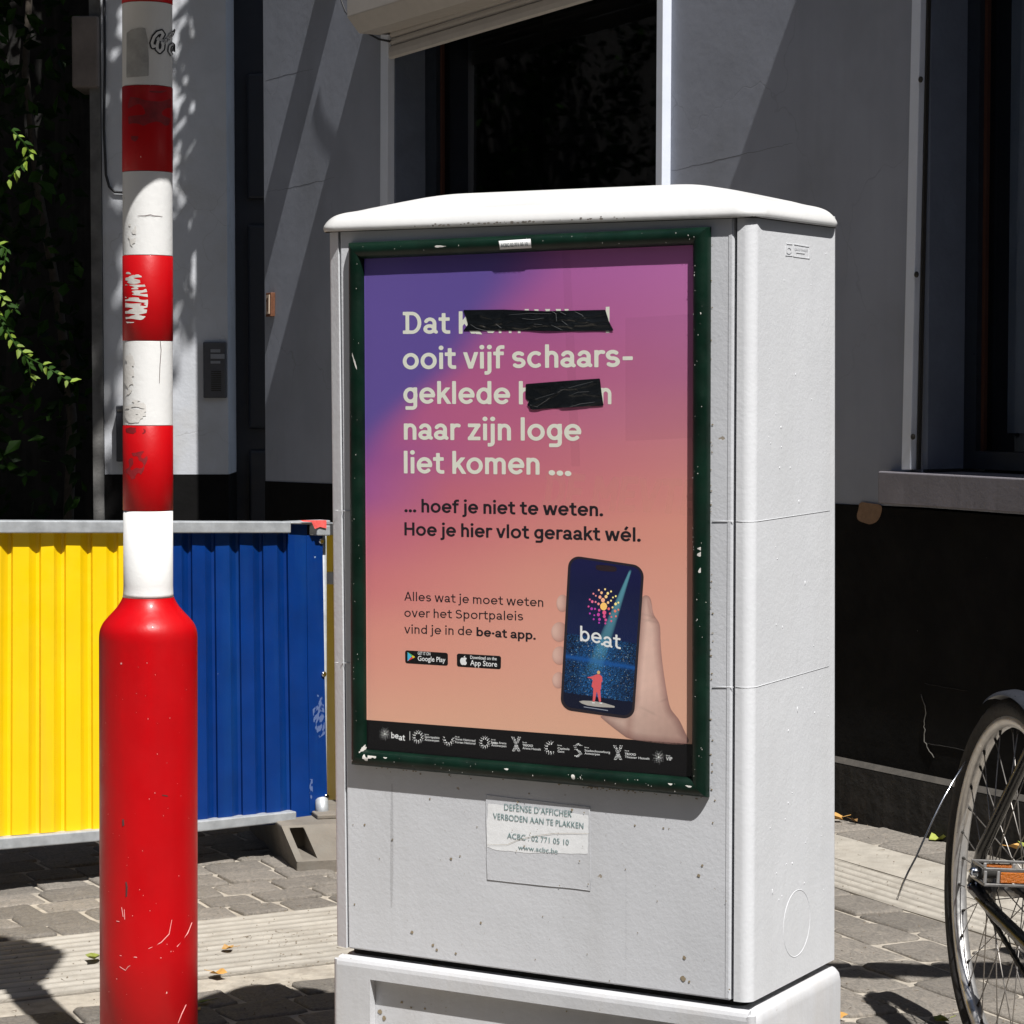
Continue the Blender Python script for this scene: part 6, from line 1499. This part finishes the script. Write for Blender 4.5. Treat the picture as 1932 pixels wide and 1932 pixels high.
# mudguard over the rear wheel (upper back part)
loops = []
for k in range(40):
    a = math.radians(15 + 100 * k / 39); loops.append([bk(0, 0, .352) + (hd * math.cos(a) + Z * math.sin(a)) * R + rd_ * s_ for R, s_ in ((.356, -.026), (.364, -.02), (.368, 0), (.364, .02), (.356, .026))])
mg = M("worn_mudguard", (.03, .033, .042), .35, .2, 30, metal=.3)
MB().loft(loops, closed=False, cap0=False, cap1=False).build("mudguard", mg, bike)
BBz = .285; bb = bk(.44, 0, BBz); st = bk(.31, 0, .80); ht0 = bk(.92, 0, .62); ht1 = bk(.88, 0, .86)
T = lambda pts, r_, nm, mat=None, lab=None: MB().tube(pts, r_, 16).build(nm, mat or mt['bframe'], bike, lab)
T([bb, bk(.305, 0, .84)], .0155, "seat_tube"); T([bb, ht0], .018, "down_tube"); T([bk(.32, 0, .76), ht1], .015, "top_tube"); T([ht0 - Z * .02, ht1 + Z * .03], .019, "head_tube")
for s_ in (1, -1):
    T([bk(-.005, .068 * s_, .362), bk(.03, .066 * s_, .43), bk(.23, .035 * s_, .70), st], [.0125, .0115, .010, .010], "seat_stay")
    cs_ = T([bk(-.005, .068 * s_, .352), bk(.12, .060 * s_, .325), bk(.33, .045 * s_, .295), bb + rd_ * .02 * s_], [.013, .0125, .0125, .013], "chain_stay")
    if s_ == 1: MB().tube([bk(.05, .0795, .342), bk(.33, .0575, .300)], .0022, 6).build("pinstripe", mt['gold'], cs_)
    T([ht0 - Z * .02, bk(1.0, .055 * s_, .5), bk(1.04, .055 * s_, .352)], [.012, .012, .009], "fork_blade")
    MB().lathe(bk(0, .066 * s_, .352), [(.017, 0), (.017, .004), (.010, .0042), (.010, .012), (.005, .0121), (.005, .017)], 6 if False else 12, ax=rd_ * s_).build("axle_nut", mt['chrome'], bike)
MB().prism([bk(-.02, .060, .335), bk(.03, .060, .338), bk(.03, .060, .372), bk(-.012, .060, .375)], rd_ * .005).build("dropout", mt['bframe'], bike)
T([bk(.305, 0, .84), bk(.30, 0, .87)], .0125, "seat_post", mt['chrome'])
sd_ = MB(); loops = []
for f, w, h in ((-.13, .02, .012), (-.12, .05, .03), (-.06, .06, .04), (0, .04, .035), (.07, .025, .03), (.13, .016, .022), (.14, .006, .01)):
    loops.append([bk(.34 + f, w * math.cos(a), .875 + h * math.sin(a) * .6) for a in [2 * math.pi * k / 14 for k in range(14)]])
sd_.loft(loops).build("saddle", mt['saddle'], bike)
T([bk(.87, 0, .88), bk(.86, 0, 1.02), bk(.87, 0, 1.04)], .0125, "stem", mt['chrome'])
T([bk(.88, .19, 1.04), bk(.93, .17, 1.05), bk(.95, .08, 1.05), bk(.95, -.08, 1.05), bk(.93, -.17, 1.05), bk(.88, -.19, 1.04)], .011, "handlebar", mt['chrome'])
for s_ in (1, -1): T([bk(.86, .20 * s_, 1.034), bk(.925, .172 * s_, 1.049)], .016, "grip", mt['rubber'])
# drivetrain on the right-hand side
def ringgear(c, R, nm, s_, teeth):
    n = teeth * 4; lo = []
    for z_ in (-.0015, .0015):
        lo.append([c + rd_ * (s_ + z_) + hd * math.cos(2 * math.pi * k / n) * (R + (.004 if k % 4 < 2 else 0)) + Z * math.sin(2 * math.pi * k / n) * (R + (.004 if k % 4 < 2 else 0)) for k in range(n)])
    MB().loft(lo, sm=False).build(nm, mt['steeldull'], bike)
ringgear(bb, .085, "chainring", .045, 42); ringgear(bk(0, 0, .352), .034, "rear_sprocket", .045, 18)
def chain_run(a, b, nm):
    m = MB(); n = int((b - a).length / .0127); d = (b - a) / n
    for k in range(n):
        p = a + d * k; up_ = Vector((0, 0, .009 if k % 2 else .0065)); m.box(p - up_ / 2 - rd_ * .003, d * .95, rd_ * .007, up_)
    m.build(nm, mt['gap'], bike)
chain_run(bk(.005, .045, .352 + .037), bb + rd_ * .045 + Z * .088 - hd * .01, "chain"); chain_run(bk(.005, .045, .352 - .037), bb + rd_ * .045 - Z * .088 - hd * .01, "chain")
# crank pointing up and pedal
PCn = Vector((.0, .0, .0)); pedc = bk(.465, .165, .468)
T([bb + rd_ * .062, bk(.462, .085, .460)], [.014, .010], "crank_arm", mt['steeldull']); T([bb - rd_ * .062, bk(.42, -.085, .11)], [.014, .010], "crank_arm", mt['steeldull'])
def pedal(c, hl, lab):
    e = bpy.data.objects.new("pedal", None); COL.objects.link(e); e.location = c; adopt(e, bike); e["label"] = lab
    def pb(a, b, z, la, lb, lz_, nm, mat, bev=.001): MB().box(c + rd_ * a + hd * b + Z * z, rd_ * la, hd * lb, Z * lz_).build(nm, mat, e, bevel=bev)
    # two cage plates front and back, each with rails, posts and reflector
    for s_ in (1, -1):
        b0 = s_ * .036 - .002
        pb(-.050, b0, .010, .100, .004, .005, "cage_rail", mt['steeldull']); pb(-.050, b0, -.016, .100, .004, .005, "cage_rail", mt['steeldull'])
        for a in (-.050, -.026, .024, .046): pb(a, b0, -.0110, .005, .004, .021, "cage_post", mt['alrim'])
        pb(-.0205, s_ * .036 - .0015 + .002 * s_, -.0095, .044, .003, .018, "reflector", mt['amber'], .002)
    for s_ in (-.050, .045): pb(s_, -.032, -.016, .005, .064, .005, "side_bar", mt['steeldull']); pb(s_, -.032, .010, .005, .064, .005, "side_bar", mt['steeldull'])
    MB().tube([c - rd_ * .075 * hl, c + rd_ * .05 * hl], [.007, .010], 14).build("spindle", mt['gap'], e)
    MB().lathe(c + rd_ * .055 * hl, [(.0085, -.008), (.0095, 0), (.008, .006), (.004, .009), (0.0005, .0095)], 16, ax=rd_ * hl).build("end_cap", mt['chrome'], e)
pedal(pedc, 1, "silver cage pedal with amber reflector"); pedal(bk(.42, -.165, .11), -1, "far side pedal")
WPl = Pl((0, 4.55, 0), (0, -1, 0))
wr_ = [(1822, 1438), (1812, 1453), (1796, 1478), (1778, 1510), (1760, 1546), (1744, 1582), (1728, 1618), (1714, 1644), (1703, 1668), (1696, 1688), (1692, 1697)]
MB().tube([WPl.at(u, v, .0 + .1 * math.sin(i * .2)) for i, (u, v) in enumerate(wr_)], .0019, 8).build("loose_stay_wire", mt['chrome'], bike)
MB().tube([WPl.at(1822, 1438, 0), bk(0, .03, .352 + .31)], .0026, 8).build("loose_stay_wire", mt['chrome'], bike) if False else None
